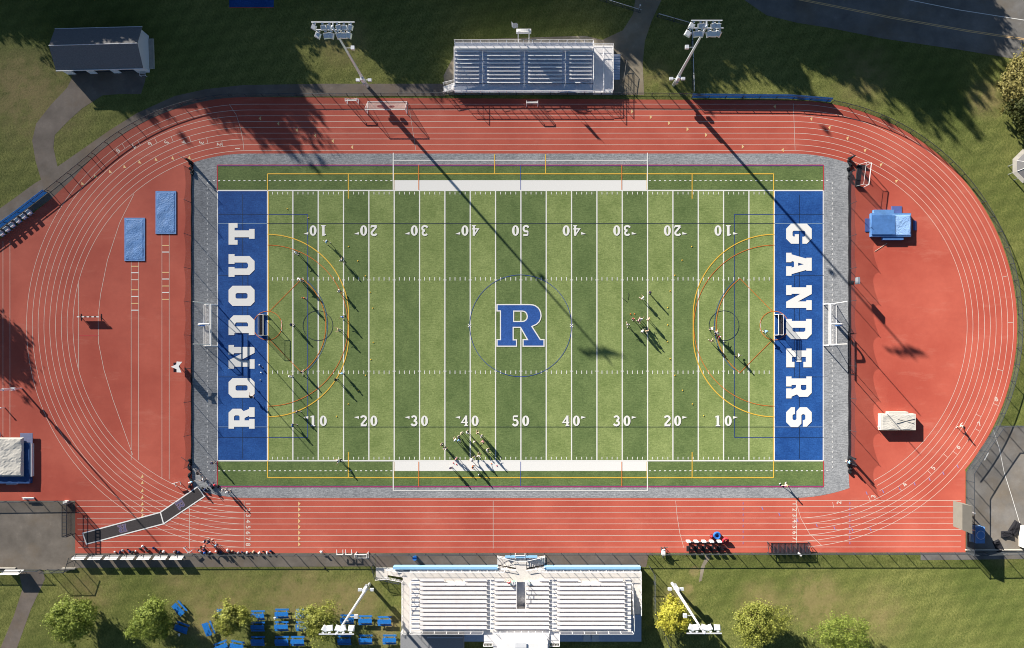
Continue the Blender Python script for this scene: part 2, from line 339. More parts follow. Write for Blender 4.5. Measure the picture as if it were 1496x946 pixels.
for x, s in ((391, 1), (1131, -1)):
    fl(x+s*1.4, 279, x+s*1.4, 672, .14, 8, 'yline')
    for y in (312.8, 638.4): fl(x, y, x+s*58.5, y, .07, 9, 'bline'); fl(x, y, x-s*72, y, .05, 9, 'kline')
    fl(x+s*58.5, 312.8, x+s*58.5, 638.4, .07, 10, 'bline')
    fl(x-s*36.5, 284, x-s*36.5, 670, .05, 9, 'kline')
    for y in (402, 550): fl(x-s*72, y, x-s*29, y, .05, 10, 'kline')
    fl(x-s*29, 402, x-s*29, 550, .05, 11, 'kline')
    a = [(x+s*p, q) for p, q in [(118.4*math.sin(R(t)), 475.3-14.8-118.4*math.cos(R(t))) for t in range(0, 91, 3)]]
    b = [(x+s*p, q) for p, q in [(118.4*math.cos(R(t)), 475.3+14.8+118.4*math.sin(R(t))) for t in range(0, 91, 3)]]
    g.line(PW(a+b), .17, Z[10], mi['yline'])
    g.line(PW([(x+s*117.6*math.cos(R(t)), 475.3+117.6*math.sin(R(t))) for t in range(-90, 91, 3)]), .10, Z[11], mi['oline'])
    g.line(PW([(x+s*85*math.cos(R(t)), 475.3+85*math.sin(R(t))) for t in range(-54, 55, 3)]), .10, Z[12], mi['oline'])
    g.line(PW([(x+s*87.5*math.cos(R(t)), 475.3+87.5*math.sin(R(t))) for t in range(-48, 49, 3)]), .07, Z[13], mi['bline'])
    for q in (-1, 1): fl(x+s*3, 475.3+q*21, x+s*50, 475.3+q*68.5, .09, 9, 'oline')
    g.line(PW(arc(x, 475.3, 21, 0, 360, 36)[:-1]), .10, Z[11], mi['oline'], True)
    g.line(PW(arc(x+s*73.5, 475.3, 21.8, 0, 360, 40)[:-1]), .08, Z[9], mi['kline'], True)
    fl(x+s*20.5, 468, x+s*20.5, 483, .16, 8)
    fl(x-s*72, 263.6, x-s*72, 263.6+1, .1, 3)
g.line(PW(arc(760.5, 475.5, 74.3, 0, 360, 72)[:-1]), .075, Z[10], mi['bline'], True)
for x in (686, 835):
    for q in (-1, 1): fl(x-2.3, 475.3-2.3*q, x+2.3, 475.3+2.3*q, .13, 10+(q+1)//2)
# centre letter
RB = [(225, 735), (470, 735), (470, 655), (428, 655), (428, 498), (520, 498), (608, 652), (552, 652), (552, 735), (815, 735), (815, 652), (768, 652), (662, 487), (720, 460), (752, 430), (770, 395), (778, 355),
      (774, 315), (760, 278), (738, 250), (708, 228), (675, 216), (630, 212), (225, 212), (225, 292), (268, 292), (268, 652), (225, 652)]
RH = [(434, 424), (540, 424), (565, 420), (588, 405), (601, 385), (605, 358), (598, 330), (585, 310), (565, 298), (545, 294), (434, 294)]
lp = lambda l: [(700+x/8.6, 420+y/8.6) for x, y in l]
g.poly([PW(lp(RB)), PW(lp(RH))], Z[12], mi['tbl'])
g.line(PW(lp(RB)), .20, Z[13], 0, True); g.line(PW(lp(RH)), .20, Z[13], 0, True)
def strokes(items, ox, oy, s, flip, w):                    # glyph strokes; ox, oy: pixel of the lower left corner
    for k, (pts, t) in enumerate(items):
        pp = [(ox+flip*p[0]*w, oy-flip*p[1]*s) for p in pts]
        g.line(PW(pp), t*1.22*s/S, .086+.0015*k, 0)
def ell(cx, cy, rx, ry, a0, a1, n=10): return [(cx+rx*math.cos(R(a0+(a1-a0)*i/n)), cy+ry*math.sin(R(a0+(a1-a0)*i/n))) for i in range(n+1)]
GL = {'1': [([(.5, 0), (.5, 1)], .2), ([(.18, .04), (.82, .04)], .09), ([(.15, .86), (.5, .95)], .1)],
      '2': [(ell(.48, .74, .36, .2, 165, -30)+[(.16, .13)], .15), ([(.1, .07), (.9, .07)], .15), ([(.88, .05), (.92, .28)], .07)],
      '3': [(ell(.46, .74, .32, .2, 160, -80), .14), (ell(.46, .28, .37, .22, 95, -165), .15)],
      '4': [([(.68, 0), (.68, 1)], .17), ([(.64, .93), (.06, .34), (.95, .34)], .1), ([(.42, .04), (.95, .04)], .08)],
      '5': [([(.85, .93), (.25, .93)], .14), ([(.22, .97), (.2, .55)], .08), (ell(.46, .32, .36, .27, 130, -160), .15)]}
def number(txt, xc, up):
    for k, ch in enumerate(txt):
        d = up                                             # 1 reads from below, -1 from above
        x0 = xc + d*(2.3 if k == 1 else -12.7); yb = 622 if d > 0 else 328.9
        if ch == '0':
            e1 = [(x0+d*p[0]*10.3, yb-d*p[1]*15.3) for p in ell(.5, .5, .5, .5, 0, 360, 28)[:-1]]; e2 = [(x0+d*p[0]*10.3, yb-d*p[1]*15.3) for p in ell(.5, .5, .145, .36, 0, 360, 28)[:-1]]
            g.poly([PW(e1), PW(e2)], .087, 0)
        else: strokes(GL[ch], x0, yb, 15.3, d, 10.3)
for j, tx in enumerate(('10', '20', '30', '40', '50', '40', '30', '20', '10')):
    x = 465+73.9*j
    for d in (1, -1):
        number(tx, x, d)
        if tx != '50':
            sd = -1 if j < 4 else 1; yy = 609.6 if d > 0 else 340.6; xa = x+sd*14.4
            g.poly([PW([(xa, yy-2.0), (xa, yy+1.8), (xa+sd*7.2, yy+1.0 if d < 0 else yy-.6)])], .087, 0)
# end-zone lettering
LT = {'O': (20, [[(4, 0), (16, 0), (20, 4), (20, 22), (16, 26), (4, 26), (0, 22), (0, 4)], [(8.5, 7), (11.5, 7), (12.7, 8.2), (12.7, 17.8), (11.5, 19), (8.5, 19), (7.3, 17.8), (7.3, 8.2)]]),
 'D': (20, [[(0, 0), (15, 0), (20, 5), (20, 21), (15, 26), (0, 26), (0, 20.2), (2, 20.2), (2, 5.8), (0, 5.8)], [(8.8, 6.5), (11.5, 6.5), (12.8, 7.8), (12.8, 18.2), (11.5, 19.5), (8.8, 19.5)]]),
 'U': (23, [[(0, 26), (0, 20), (2, 20), (2, 5), (7, 0), (16, 0), (21, 5), (21, 20), (23, 20), (23, 26), (13, 26), (13, 20), (14.5, 20), (14.5, 8), (13, 6.5), (10, 6.5), (8.5, 8), (8.5, 20), (10, 20), (10, 26)]]),
 'T': (22, [[(6, 0), (16, 0), (16, 5.5), (14.5, 5.5), (14.5, 20), (17.2, 20), (17.2, 17), (22, 17), (22, 26), (0, 26), (0, 17), (4.8, 17), (4.8, 20), (7.5, 20), (7.5, 5.5), (6, 5.5)]]),
 'N': (24, [[(0, 0), (9.5, 0), (9.5, 5.5), (8.3, 5.5), (8.3, 14.5), (16, 0), (22, 0), (22, 20.5), (24, 20.5), (24, 26), (14.5, 26), (14.5, 20.5), (15.7, 20.5), (15.7, 12), (8.5, 26), (0, 26), (0, 20.5), (2, 20.5), (2, 5.5), (0, 5.5)]]),
 'R': (22, [[(0, 0), (10, 0), (10, 5.5), (8.5, 5.5), (8.5, 10), (11, 10), (13.2, 5.5), (12, 5.5), (12, 0), (22, 0), (22, 5.5), (20.3, 5.5), (18, 11), (20.5, 13.5), (20.5, 22), (16.5, 26), (0, 26), (0, 20.5), (2, 20.5), (2, 5.5), (0, 5.5)],
            [(8.5, 15), (12.5, 15), (13.7, 16.2), (13.7, 19.3), (12.5, 20.5), (8.5, 20.5)]]),
 'G': (20, [[(5, 0), (15, 0), (20, 5), (20, 13), (10.5, 13), (10.5, 8.8), (12.8, 8.8), (12.8, 7.5), (11.8, 6.5), (8.2, 6.5), (7, 7.7), (7, 18.3), (8.2, 19.5), (11.8, 19.5), (13, 18.3), (13, 16.5), (20, 16.5), (20, 21), (15, 26), (5, 26), (0, 21), (0, 5)]]),
 'A': (23, [[(0, 0), (9.5, 0), (9.5, 5.5), (8.2, 5.5), (8.9, 8), (14.1, 8), (14.8, 5.5), (13.5, 5.5), (13.5, 0), (23, 0), (23, 5.5), (21.4, 5.5), (17.2, 20.5), (18, 20.5), (18, 26), (5, 26), (5, 20.5), (5.8, 20.5), (1.6, 5.5), (0, 5.5)], [(10, 12.2), (13, 12.2), (11.5, 18)]]),
 'E': (19, [[(0, 0), (19, 0), (19, 8.5), (13.5, 8.5), (13.5, 6), (8.5, 6), (8.5, 10.5), (13.5, 10.5), (13.5, 15.5), (8.5, 15.5), (8.5, 20), (13.5, 20), (13.5, 17.5), (19, 17.5), (19, 26), (0, 26), (0, 20.5), (2, 20.5), (2, 5.5), (0, 5.5)]]),
 'S': (20, [[(5, 0), (15, 0), (20, 5), (20, 12), (16.5, 15.5), (8.2, 15.5), (7, 16.7), (7, 18.3), (8.2, 19.5), (11.8, 19.5), (13, 18.3), (13, 17), (19.5, 17), (19.5, 21), (14.5, 26), (5, 26), (0, 21), (0, 14), (4, 10.5), (11.8, 10.5), (13, 9.3), (13, 7.7), (11.8, 6.5), (8.2, 6.5), (7, 7.7), (7, 9), (0, 9), (0, 5)]])}
def letter(ch, a, b, x0, x1):                              # a: pixel y where the letter starts, b: where it ends; x0 foot, x1 head
    w, loops = LT[ch]
    g.poly([PW([(x0+(x1-x0)*p[1]/26, a+(b-a)*p[0]/w) for p in l]) for l in loops], .089, 0)
for ch, a, b in (('R', 625.8, 594.6), ('O', 580.6, 552), ('N', 538.3, 503.6), ('D', 489.2, 460.3), ('O', 446.6, 417.2), ('U', 404.2, 371), ('T', 357.2, 325.6)): letter(ch, a, b, 372.2, 334.2)
for ch, a, b in (('G', 326.6, 355.8), ('A', 369, 402.6), ('N', 416.4, 452.6), ('D', 465.6, 495), ('E', 508.8, 536.2), ('R', 549.6, 581.6), ('S', 594.5, 623.6)): letter(ch, a, b, 1148.2, 1185.6)
struct(g.build('field_markings', [M[k] for k in ms]))

# ------------------------------------------------------------------ track markings
g = MB(); tm = ['tline', 'ymark', 'pline', 'line', 'rline']; z0, z1, z2, z3 = .026, .029, .032, .035
ro = 255.85; lane = 8.47
for k in range(9):
    r = ro+lane*k
    g.line(PW([(LX, CY-r), (RX, CY-r)]), .07, z0, 0)
    g.line(PW(arc(RX, CY, r, -90, 62 if k < 3 else 90, 80)), .07, z0, 0)
    g.line(PW(arc(LX, CY, r, -90, -270, 80)), .07, z0, 0)
    g.line(PW([(112+k*.3, CY+r), (1404, CY+r-.5)]), .07, z1, 0)
g.line(PW([(335, 152), (345, 167), (351, 185), (355, 205), (356.5, 219)]), .06, z2, 0)
g.line(PW([(598.6, 162), (607.5, 219)]), .05, z2, 0); g.line(PW([(1159, 151), (1161.5, 219)]), .06, z2, 0)
g.line(PW([(987, 731), (989, 752), (993, 778), (999, 800)]), .06, z2, 0); g.line(PW([(1162.5, 732), (1170, 757), (1183, 780), (1201, 797)]), .06, z2, 0)
for x in (277, 356.8, 720.5, 1163.5): g.line(PW([(x, 731), (x, 801)]), .07, z2, 0)
for x in (4.5, 14.7): g.line(PW([(x, 352), (x, 642)]), .07, z1, 0)
for a, b, y0, y1 in ((191.8, 202.6, 381, 672), (236.7, 247.3, 341, 700)):
    for x in (a, b): g.line(PW([(x, y0), (x, y1)]), .07, z1, 0)
for a, b, l in ((192, 202.4, ((388.7, 1), (398.1, 3), (408.3, 0), (423, 1), (432.7, 3), (442.9, 1), (452.8, 3))), (237, 247, ((358.3, 1), (367.9, 3), (397.6, 1), (407.3, 3), (417.5, 1), (426.9, 3), (437, 1)))):
    for y, c in l: g.line(PW([(a, y), (b, y)]), .16, z2, c)
g.line(PW([(114.6, 412), (114.6, 538)]), .08, z1, 0); g.line(PW([(196, 283), (175, 325), (157, 380), (147, 430), (143.5, 462), (144, 500), (152, 540), (165, 583), (180, 625), (194, 664)]), .07, z1, 0)
g.line(PW([(115, 490.2), (144, 490.2)]), .1, z2, 4); g.line(PW([(115, 462), (144, 462)]), .08, z2, 0)
TRI = [(381.4, 172.7), (408, 180.3), (435, 189.7), (462, 197.6), (487.6, 205.7), (516, 214.6), (922, 162.6), (949.3, 170.7), (976, 179.6), (1003, 188.5), (1030, 196.9), (1083.7, 214), (1133.2, 155.3), (1186.6, 173.4), (1213, 186.3),
       (1239.3, 202), (1264.8, 219.8), (1144.8, 218.8), (1288, 240.8), (1310.5, 264.8), (278, 229.9), (253.5, 230.4), (229, 232.4), (205, 236.2), (183, 242.7), (161.8, 249.8), (140.2, 256.7), (121.4, 267.3)]
TRI += [(207, y) for y in (695.4, 704.5, 716, 725.8, 735.6, 744.7, 753)] + [(435.8, 735.5+8.47*k) for k in range(8)]
for (x, y) in TRI:
    cx, cy = (LX, CY) if x < LX else ((RX, CY) if x > RX else (x, CY)); d = Vector((x-cx, y-cy))
    if 206 < x < 208: d = Vector((-.5, 1))
    d.normalize(); t = Vector((-d.y, d.x)); c = Vector((x, y))
    sgn = -1 if 700 < x < 1120 else 1
    if x > 1160: sgn = 1
    g.poly([PW([tuple(c-d*3.2), tuple(c+d*3.2), tuple(c-t*3.4*sgn)])], z3, 1)
for k in range(8): g.line(PW([(1241.5, 733+8.3*k), (1241.5, 736.5+8.3*k)]), .12, z3, 2); g.line(PW([(1085.5, 733+8.3*k), (1085.5, 736.5+8.3*k)]), .1, z3, 2)
for (x, y) in ((1266, 720), (1290, 717.6), (1314, 713), (1336, 706.5), (1358, 700), (1378, 691), (1193, 767), (1219, 771), (1271.5, 773), (1245, 773.5), (1138.5, 751), (1113.7, 742.5), (1165, 760), (1399, 681)):
    g.line(PW([(x-1, y-2.2), (x+1, y+2.2)]), .14, z3, 2)
def stag(cx, a, k, w=.07): g.line(PW([(cx+r*math.cos(R(a)), CY+r*math.sin(R(a))) for r in (ro+lane*k, ro+lane*(k+1))]), w, z3, 0)
for cx, pts in ((LX, ((325, 211.5, 1), (303, 205.5, 2), (278, 204, 3), (252, 203.7, 4), (228.5, 206.5, 5), (203.6, 209, 6), (180.7, 213, 7))),
                (RX, ((1217, 736.6, 1), (1270, 728, 2), (1315, 714, 3), (1357, 689, 4), (1395, 661, 5), (1426.5, 627, 6), (1453, 590, 7), (1374, 659, 4), (1420, 602, 5), (1450.7, 538, 6), (1466, 471, 7), (1466.5, 404, 7)))):
    for x, y, k in pts: stag(cx, math.degrees(math.atan2(y-CY, x-cx)), k)
def text(ch, x, y, size, rot, z=z3, m=0, mb=None):          # built-in sans figures, converted to mesh
    cu = bpy.data.curves.new('t', 'FONT'); cu.body = ch; cu.size = size; cu.align_x = 'CENTER'; cu.align_y = 'CENTER'; cu.offset = .02*size
    o = bpy.data.objects.new('t', cu); COL.objects.link(o); dg = bpy.context.evaluated_depsgraph_get()
    me = bpy.data.meshes.new_from_object(o.evaluated_get(dg)); w = W(x, y); T = Matrix.Translation((w.x, w.y, z)) @ Matrix.Rotation(R(rot), 4, 'Z')
    (mb or g).add([T @ v.co for v in me.vertices], [tuple(p.vertices) for p in me.polygons], m)
    bpy.data.objects.remove(o); bpy.data.curves.remove(cu); bpy.data.meshes.remove(me)
for ch, x, y, r in (('1', 346.7, 216.7, -90), ('2', 320, 210.5, -97), ('3', 294, 207.8, -103), ('4', 268.5, 207, -108), ('5', 243, 207.6, -114), ('6', 219, 209.5, -120), ('7', 195, 213.2, -125), ('8', 172.2, 219.6, -130),
                    ('8', 1455.6, 583, 25), ('7', 1430.8, 619, 37), ('6', 1400, 653, 47), ('5', 1363.5, 683.5, 58), ('4', 1322, 708, 70), ('3', 1276, 725, 80), ('2', 1226, 734, 88)): text(ch, x, y, 1.15, r)
for k in range(8): text(str(k+1), 362.2, 735.8+8.47*k, 1.15, -90); 
for k in range(7): text(str(k+1), 1160.6, 735.8+8.4*k, 1.1, -90)
struct(g.build('track_markings', [M[k] for k in tm]))
g = MB(); g.line(PW([(1451, 628), (1460, 655), (1467, 690), (1478, 725), (1492, 772)]), .09, .018); g.line(PW([(1438, 672), (1444, 661)]), .2, .018); struct(g.build('pad_markings', M['line']))
# ------------------------------------------------------------------ fences
def fence(label, pts, h, name='chain_link_fence', step=3.05, screen=None, r=.035, cat='fence', group=None, alpha_mesh='chain', bottom=.05, rails=True, postname='post', rm='gpost'):
    P = [Vector((w.x, w.y, 0)) for w in PW(pts)]; root = empty(name, P[0], label, cat, group); o = P[0]
    seg = MB(); rail = MB(); low = MB(); n = 0; posts = []; acc = 0; posts.append(P[0])
    for a, b in zip(P, P[1:]):
        L = (b-a).length; d = (b-a)/L; t = step-acc
        while t < L: posts.append(a+d*t); t += step
        acc = L-(t-step)
        aa, bb = a-o, b-o; z = Vector((0, 0, 1))
        rail.tube(aa+z*h, bb+z*h, r*1.5, n=5, cap=False); low.tube(aa+z*.1, bb+z*.1, r*.6, n=4, cap=False)
        seg.add([aa+z*bottom, bb+z*bottom, bb+z*(h-.02), aa+z*(h-.02)], [(0, 1, 2, 3)])
    if rails: part(rail, 'top_rail', M[rm], root); part(low, 'bottom_rail', M['gpost'], root)
    if screen:
        s2 = MB()
        for a, b in zip(P, P[1:]):
            nn = Vector((-(b-a).y, (b-a).x, 0)).normalized()*(.34 if (b-a).x > 0 else -.34); lo = [a-o+Vector((0, 0, .06)), b-o+Vector((0, 0, .06))]; hi = [b-o+nn+Vector((0, 0, h)), a-o+nn+Vector((0, 0, h))]
            s2.add(lo+hi+[v+Vector((0, 0, -.02))+nn*.06 for v in lo+hi], [(0, 1, 2, 3), (7, 6, 5, 4), (0, 4, 5, 1), (3, 2, 6, 7), (0, 3, 7, 4), (1, 5, 6, 2)])
        part(s2, 'windscreen', M[screen], root)
    else: part(seg, 'chain_link_mesh', M[alpha_mesh], root)
    pm = MB().tube((0, 0, 0), (0, 0, h+.06), r*1.7, n=6); first = None
    for p in posts:
        if first is None: first = part(pm, postname, M['gpost'], root); c = first
        else: c = first.copy(); COL.objects.link(c); c.parent = root
        c.location = p-o
    return root
fence('low chain link fence along the straight beside the small metal bleachers', [(335, 140.5), (640, 138.6), (910, 138.8), (1010, 139.5)], 1.15)
fence('blue windscreen fence on the outer edge of the straight below the road', [(1010, 143), (1150, 144), (1213, 149)], 1.25, name='windscreen_fence', screen='screen')
fence('low fence following the outside of the bend beside the sloping lawn', arc(RX, CY, 330.5, -80, 39, 40), 1.2)
fence('low fence between the track bend and the curving path by the shed', arc(LX, CY, 336, -94, -133, 22), 1.15)
fence('blue windscreen fence behind the row of blue chairs', [(133, 230), (100, 257), (70, 281)], 1.15, step=2.4)['label'] = 'short black fence between the blue windscreen and the curving path'
fence('blue windscreen fence behind the row of blue chairs', [(70, 281), (30, 312), (-25, 352)], 1.2, name='windscreen_fence', screen='screen')
fence('black fence between the asphalt pad and the white backed banners', [(112, 809.5), (330, 808.8), (548, 808.8)], 1.3)
fence('black fence between the lower straight and the large grandstand', [(548, 808.8), (750, 807.5), (950, 807.5)], 1.3)
fence('black fence between the lower straight and the open lawn', [(950, 807.5), (1180, 806.8), (1411, 806.6)], 1.3)
fence('tall black fence bent around the grey pad at the end of the lanes', [(1560, 621.5), (1455, 621.5), (1432, 655), (1411.4, 689), (1411.4, 806)], 2.3)
fence('tall black fence on the lower side of the grey pad', [(1411.4, 806.5), (1560, 803)], 2.2)
fence('low fence on the upper side of the asphalt pad', [(-40, 732.5), (100, 731)], 1.0)
fence('low fence on the lower side of the asphalt pad beside the footpath', [(-40, 831.5), (62, 831.5)], 1.3)
fence('short fence with a bent corner between the pad and the lawn', [(70, 831.5), (105, 831), (112, 809.5)], 2.2, step=2)
fence('metal top rail fence crossing the shaded lawn above the small bleachers', [(862, -4), (936, 19)], 1.2, rm='steel')
fence('fence running down past the upper light pole to the windscreen', [(960, 24.5), (1004, 37), (1009, 44), (1012, 137)], 1.3, rm='steel', r=.045)
fence('fence enclosing the right side of the grandstand beside the yellow tree', [(948, 826), (955, 836), (955, 890), (985, 960)], 2.1)
fence('bent fence at the foot of the left grandstand ramp', [(545, 825), (549, 842), (585, 850)], 1.3, step=2.2)
# cage section standing beside the pad
root = empty('ball_cage', W(106, 752), 'dark framed mesh cage on the corner between asphalt pad and track', 'cage'); g = MB(); o = root.location
A = [Vector((w.x, w.y, 0)) for w in PW([(103.5, 732.5), (110, 732.5), (110, 779), (103.5, 779)])]
for i in range(4):
    a = A[i]-o; b = A[(i+1) % 4]-o; g.tube(a, a+Vector((0, 0, 2.4)), .07); g.tube(a+Vector((0, 0, 2.4)), b+Vector((0, 0, 2.4)), .07); g.tube(a+Vector((0, 0, 1.2)), b+Vector((0, 0, 1.2)), .05)
for k in range(1, 9):
    t = k/9; g.tube(A[0].lerp(A[3], t)-o+Vector((0, 0, 2.4)), A[1].lerp(A[2], t)-o+Vector((0, 0, 2.4)), .05)
part(g, 'frame', M['dark'], root); m2 = MB()
for i in range(4): a = A[i]-o; b = A[(i+1) % 4]-o; m2.add([a, b, b+Vector((0, 0, 2.35)), a+Vector((0, 0, 2.35))], [(0, 1, 2, 3)])
part(m2, 'mesh_panel', M['net'], root)

# ball-stop nets behind the end zones
def ballnet(label, x, ys, sgn):
    P = [W(x, y) for y in ys]; root = empty('ball_stop_net', P[0], label, 'net', 'ball-stop nets behind the two end zones'); o = P[0]; n = MB(); hp = 3.05
    for a, b in zip(P, P[1:]):
        K = 8; vs = []
        for i in range(K+1):
            t = i/K; p = a.lerp(b, t)-o; sag = .62*4*t*(1-t); vs += [Vector((p.x, p.y, .04)), Vector((p.x, p.y, hp-.1-sag))]
        n.add(vs, [(2*i, 2*i+2, 2*i+3, 2*i+1) for i in range(K)])
        c = MB()
    part(n, 'netting', M['net'], root); q = MB().path([p-o+Vector((.04*math.sin(i*2.1), 0, .12)) for i, p in enumerate([P[0].lerp(P[-1], t/30) for t in range(31)])], .13, 5); part(q, 'net_hem', M['bunch'], root); pm = MB().tube((0, 0, 0), (0, 0, hp), .05, .035); f = None
    for p in P:
        if f is None: f = part(pm, 'post', M['gpost'], root); c = f
        else: c = f.copy(); COL.objects.link(c); c.parent = root
        c.location = p-o
    return root
ballnet('tall black ball-stop net behind the RONDOUT end zone', 280.3, [248+48.3*k for k in range(9)]+[680], -1)
ballnet('tall black ball-stop net behind the GANDERS end zone', 1239.8, [252+47*k for k in range(9)]+[676], 1)
for (x0, y0, x1, y1, h, lb) in ((279, 237, 281.5, 255, 2.6, 'gathered black netting at the upper end of the RONDOUT net'), (277.5, 672, 279.5, 712, 1.2, 'gathered black netting by the mat corner and the white-shirted person'),
                         (1240, 232, 1240.5, 262, 2.3, 'gathered black netting beside the cage goal'), (1240, 668, 1241, 690, 2.6, 'gathered black netting at the lower end of the GANDERS net')):
    a = W(x0, y0); b = W(x1, y1); root = empty('gathered_net', a, lb, 'net', 'gathered net bundles'); g = MB(); L = (b-a); K = 16; pr = None
    for k in range(K):
        t0 = k/K; t1 = (k+1)/K; j = lambda t: Vector((.28*math.sin(t*17+x0), 0, 0))
        g.tube(L*t0+j(t0)+Vector((0, 0, .22)), L*t1+j(t1)+Vector((0, 0, .22)), .2+.09*math.sin(k*1.7), .2+.09*math.sin((k+1)*1.7), n=7)
    g.tube((0, 0, .1), (.2, .1, h-.3), .32, .12, n=8)
    part(g, 'netting', M['bunch'], root); part(MB().tube((0, 0, 0), (0, 0, h), .07), 'post', M['gpost'], root)
    part(MB().tube((0, 0, h-.05), (-.9 if x0 > 700 else -1.0, .7, h-.1), .045), 'brace', M['gpost'], root)

# ------------------------------------------------------------------ goals
def football_goal(x, s, label):                            # s=+1: field lies to the right
    c = W(x, 474.3); root = empty('football_goalpost', (c.x, c.y, 0), label, 'goalpost', 'football goalposts'); bx = -s*2.35
    g = MB(); pts = [Vector((bx, 0, 0)), Vector((bx, 0, 1.9))]
    for t in range(0, 91, 15): pts.append(Vector((bx+s*1.1*(1-math.cos(R(t))), 0, 1.95+1.1*math.sin(R(t)))))
    pts.append(Vector((0, 0, 3.05))); g.path(pts, .15, 8); part(g, 'gooseneck', M['white'], root)
    part(MB().tube((bx, 0, 0), (bx, 0, 1.8), .27, n=14), 'pad', M['bluep'], root)
    part(MB().tube((0, -3.56, 3.05), (0, 3.56, 3.05), .11, n=8), 'crossbar', M['white'], root)
    for q in (-1, 1): part(MB().tube((0, q*3.56, 3.0), (0, q*3.56, 9.15), .065, n=8), 'upright', M['white'], root)
football_goal(317.5, 1, 'white football goalpost with blue pad behind the RONDOUT end zone'); football_goal(1203, -1, 'white football goalpost with blue pad behind the GANDERS end zone')
def net_panel(mb, quads):
    for q in quads: mb.add(q, [tuple(range(len(q)))])
def soccer_goal(c, rz, w, h, dt, db, label, sag=0, net='wnet', group='soccer goals', r=.06, name='soccer_goal'):
    root = empty(name, (c.x, c.y, 0), label, 'goal', group, rz); y = w/2     # opens to local +x
    for q in (-1, 1): part(MB().tube((0, q*y, 0), (0, q*y, h), r), 'goal_post', M['white'], root)
    part(MB().tube((0, -y, h), (0, y, h), r), 'crossbar', M['white'], root)
    f = MB()
    for q in (-1, 1):
        if dt > .05: f.tube((0, q*y, h), (-dt, q*y, h), r*.6); f.tube((-dt, q*y, h), (-db, q*y, .05), r*.6)
        else: f.tube((0, q*y, h), (-db, q*y, .05), r*.6)
        f.tube((0, q*y, .05), (-db, q*y, .05), r*.8)
    f.tube((-db, -y, .05), (-db, y, .05), r*.8); part(f, 'back_frame', M['white'], root)
    n = MB(); K = 8
    for i in range(K):
        y0 = -y+w*i/K; y1 = -y+w*(i+1)/K; s0 = sag*4*(i/K)*(1-i/K); s1 = sag*4*((i+1)/K)*(1-(i+1)/K)
        n.add([(-.02, y0, h-s0*.6), (-.02, y1, h-s1*.6), (-dt-.03, y1, h-.05-s1), (-dt-.03, y0, h-.05-s0)], [(0, 1, 2, 3)]); n.add([(-dt-.03, y0, h-.05-s0), (-dt-.03, y1, h-.05-s1), (-db-.02, y1, .1), (-db-.02, y0, .1)], [(0, 1, 2, 3)])
    for q in (-1, 1): n.add([(0, q*y, .1), (-db, q*y, .1), (-dt, q*y, h), (0, q*y, h-.02)], [(0, 1, 2, 3)])
    part(n, 'goal_net', M[net], root); return root
soccer_goal(W(317.2, 475.3), 0, 7.4, 2.44, .9, 2.35, 'long white soccer goal under the RONDOUT goalpost', sag=.25, r=.09)
soccer_goal(W(1202.7, 474.3), math.pi, 7.4, 2.44, .9, 2.35, 'long white soccer goal under the GANDERS goalpost', sag=.25, r=.09)
def cage_goal(c, rz, label, front=3.66, h=2.14, d=1.25):
    root = empty('field_hockey_goal', (c.x, c.y, 0), label, 'goal', 'field hockey cage goals', rz); y = front/2
    for q in (-1, 1): part(MB().box(-.05, .05, q*y-.04, q*y+.04, 0, h), 'goal_post', M['white'], root)
    part(MB().box(-.05, .05, -y-.04, y+.04, h, h+.08), 'crossbar', M['white'], root)
    f = MB()
    for q in (-1, 1): f.tube((0, q*y, h), (-.9, q*y, h), .035); f.tube((-.9, q*y, h), (-d, q*y, 0), .035)
    f.tube((-.9, -y, h), (-.9, y, h), .03); part(f, 'back_frame', M['white'], root)
    b = MB().box(-d-.03, -d+.02, -y, y, 0, .46)
    for q in (-1, 1): b.box(-d, -.06, q*y-.02, q*y+.02, 0, .46)
    part(b, 'backboard', M['black'], root); n = MB(); z = h-.04
    net_panel(n, [[(-.04, -y, z), (-.04, y, z), (-.9, y, z), (-.9, -y, z)], [(-.92, -y, z), (-.92, y, z), (-d+.04, y, .4), (-d+.04, -y, .4)]]); part(n, 'goal_net', M['net'], root)
    n = MB(); net_panel(n, [[(-.62, -y+.05, .06), (-.62, y-.05, .06), (-d+.05, y-.05, .06), (-d+.05, -y+.05, .06)]]); part(n, 'ground_net', M['dnet'], root)
    return root
cage_goal(W(391, 475), 0, 'black-backed cage goal on the left goal line'); cage_goal(W(1131, 474.5), math.pi, 'black-backed cage goal on the right goal line')
cage_goal(W(1262.5, 258), R(-7), 'white cage goal standing on the red infield beside the blue landing mat', front=3.9, d=1.5)
soccer_goal(W(566, 166), R(-90)+R(0), 7.1, 2.1, .3, 2.2, 'wide white goal with sagging net standing across the outer lanes', sag=.55)
for (x, y, w, h, d, rz, lb) in ((516, 152, 2.0, 1.8, .9, -90, 'small white goal left of the wide goal on the upper straight'), (777.5, 155, 2.0, 1.7, .8, -90, 'small white goal in front of the small metal bleachers'),
                            (530, 806, 2.1, 1.6, 1.1, 90, 'small white goal on the lower straight near the grandstand ramp'), (760, 808, 1.75, 1.5, 1.2, 90, 'white framed goal filled with equipment at the grandstand stairs')):
    soccer_goal(W(x, y), R(rz), w, h, d*.5, d, lb, sag=.3, group='small white practice goals', r=.07, name='practice_goal')

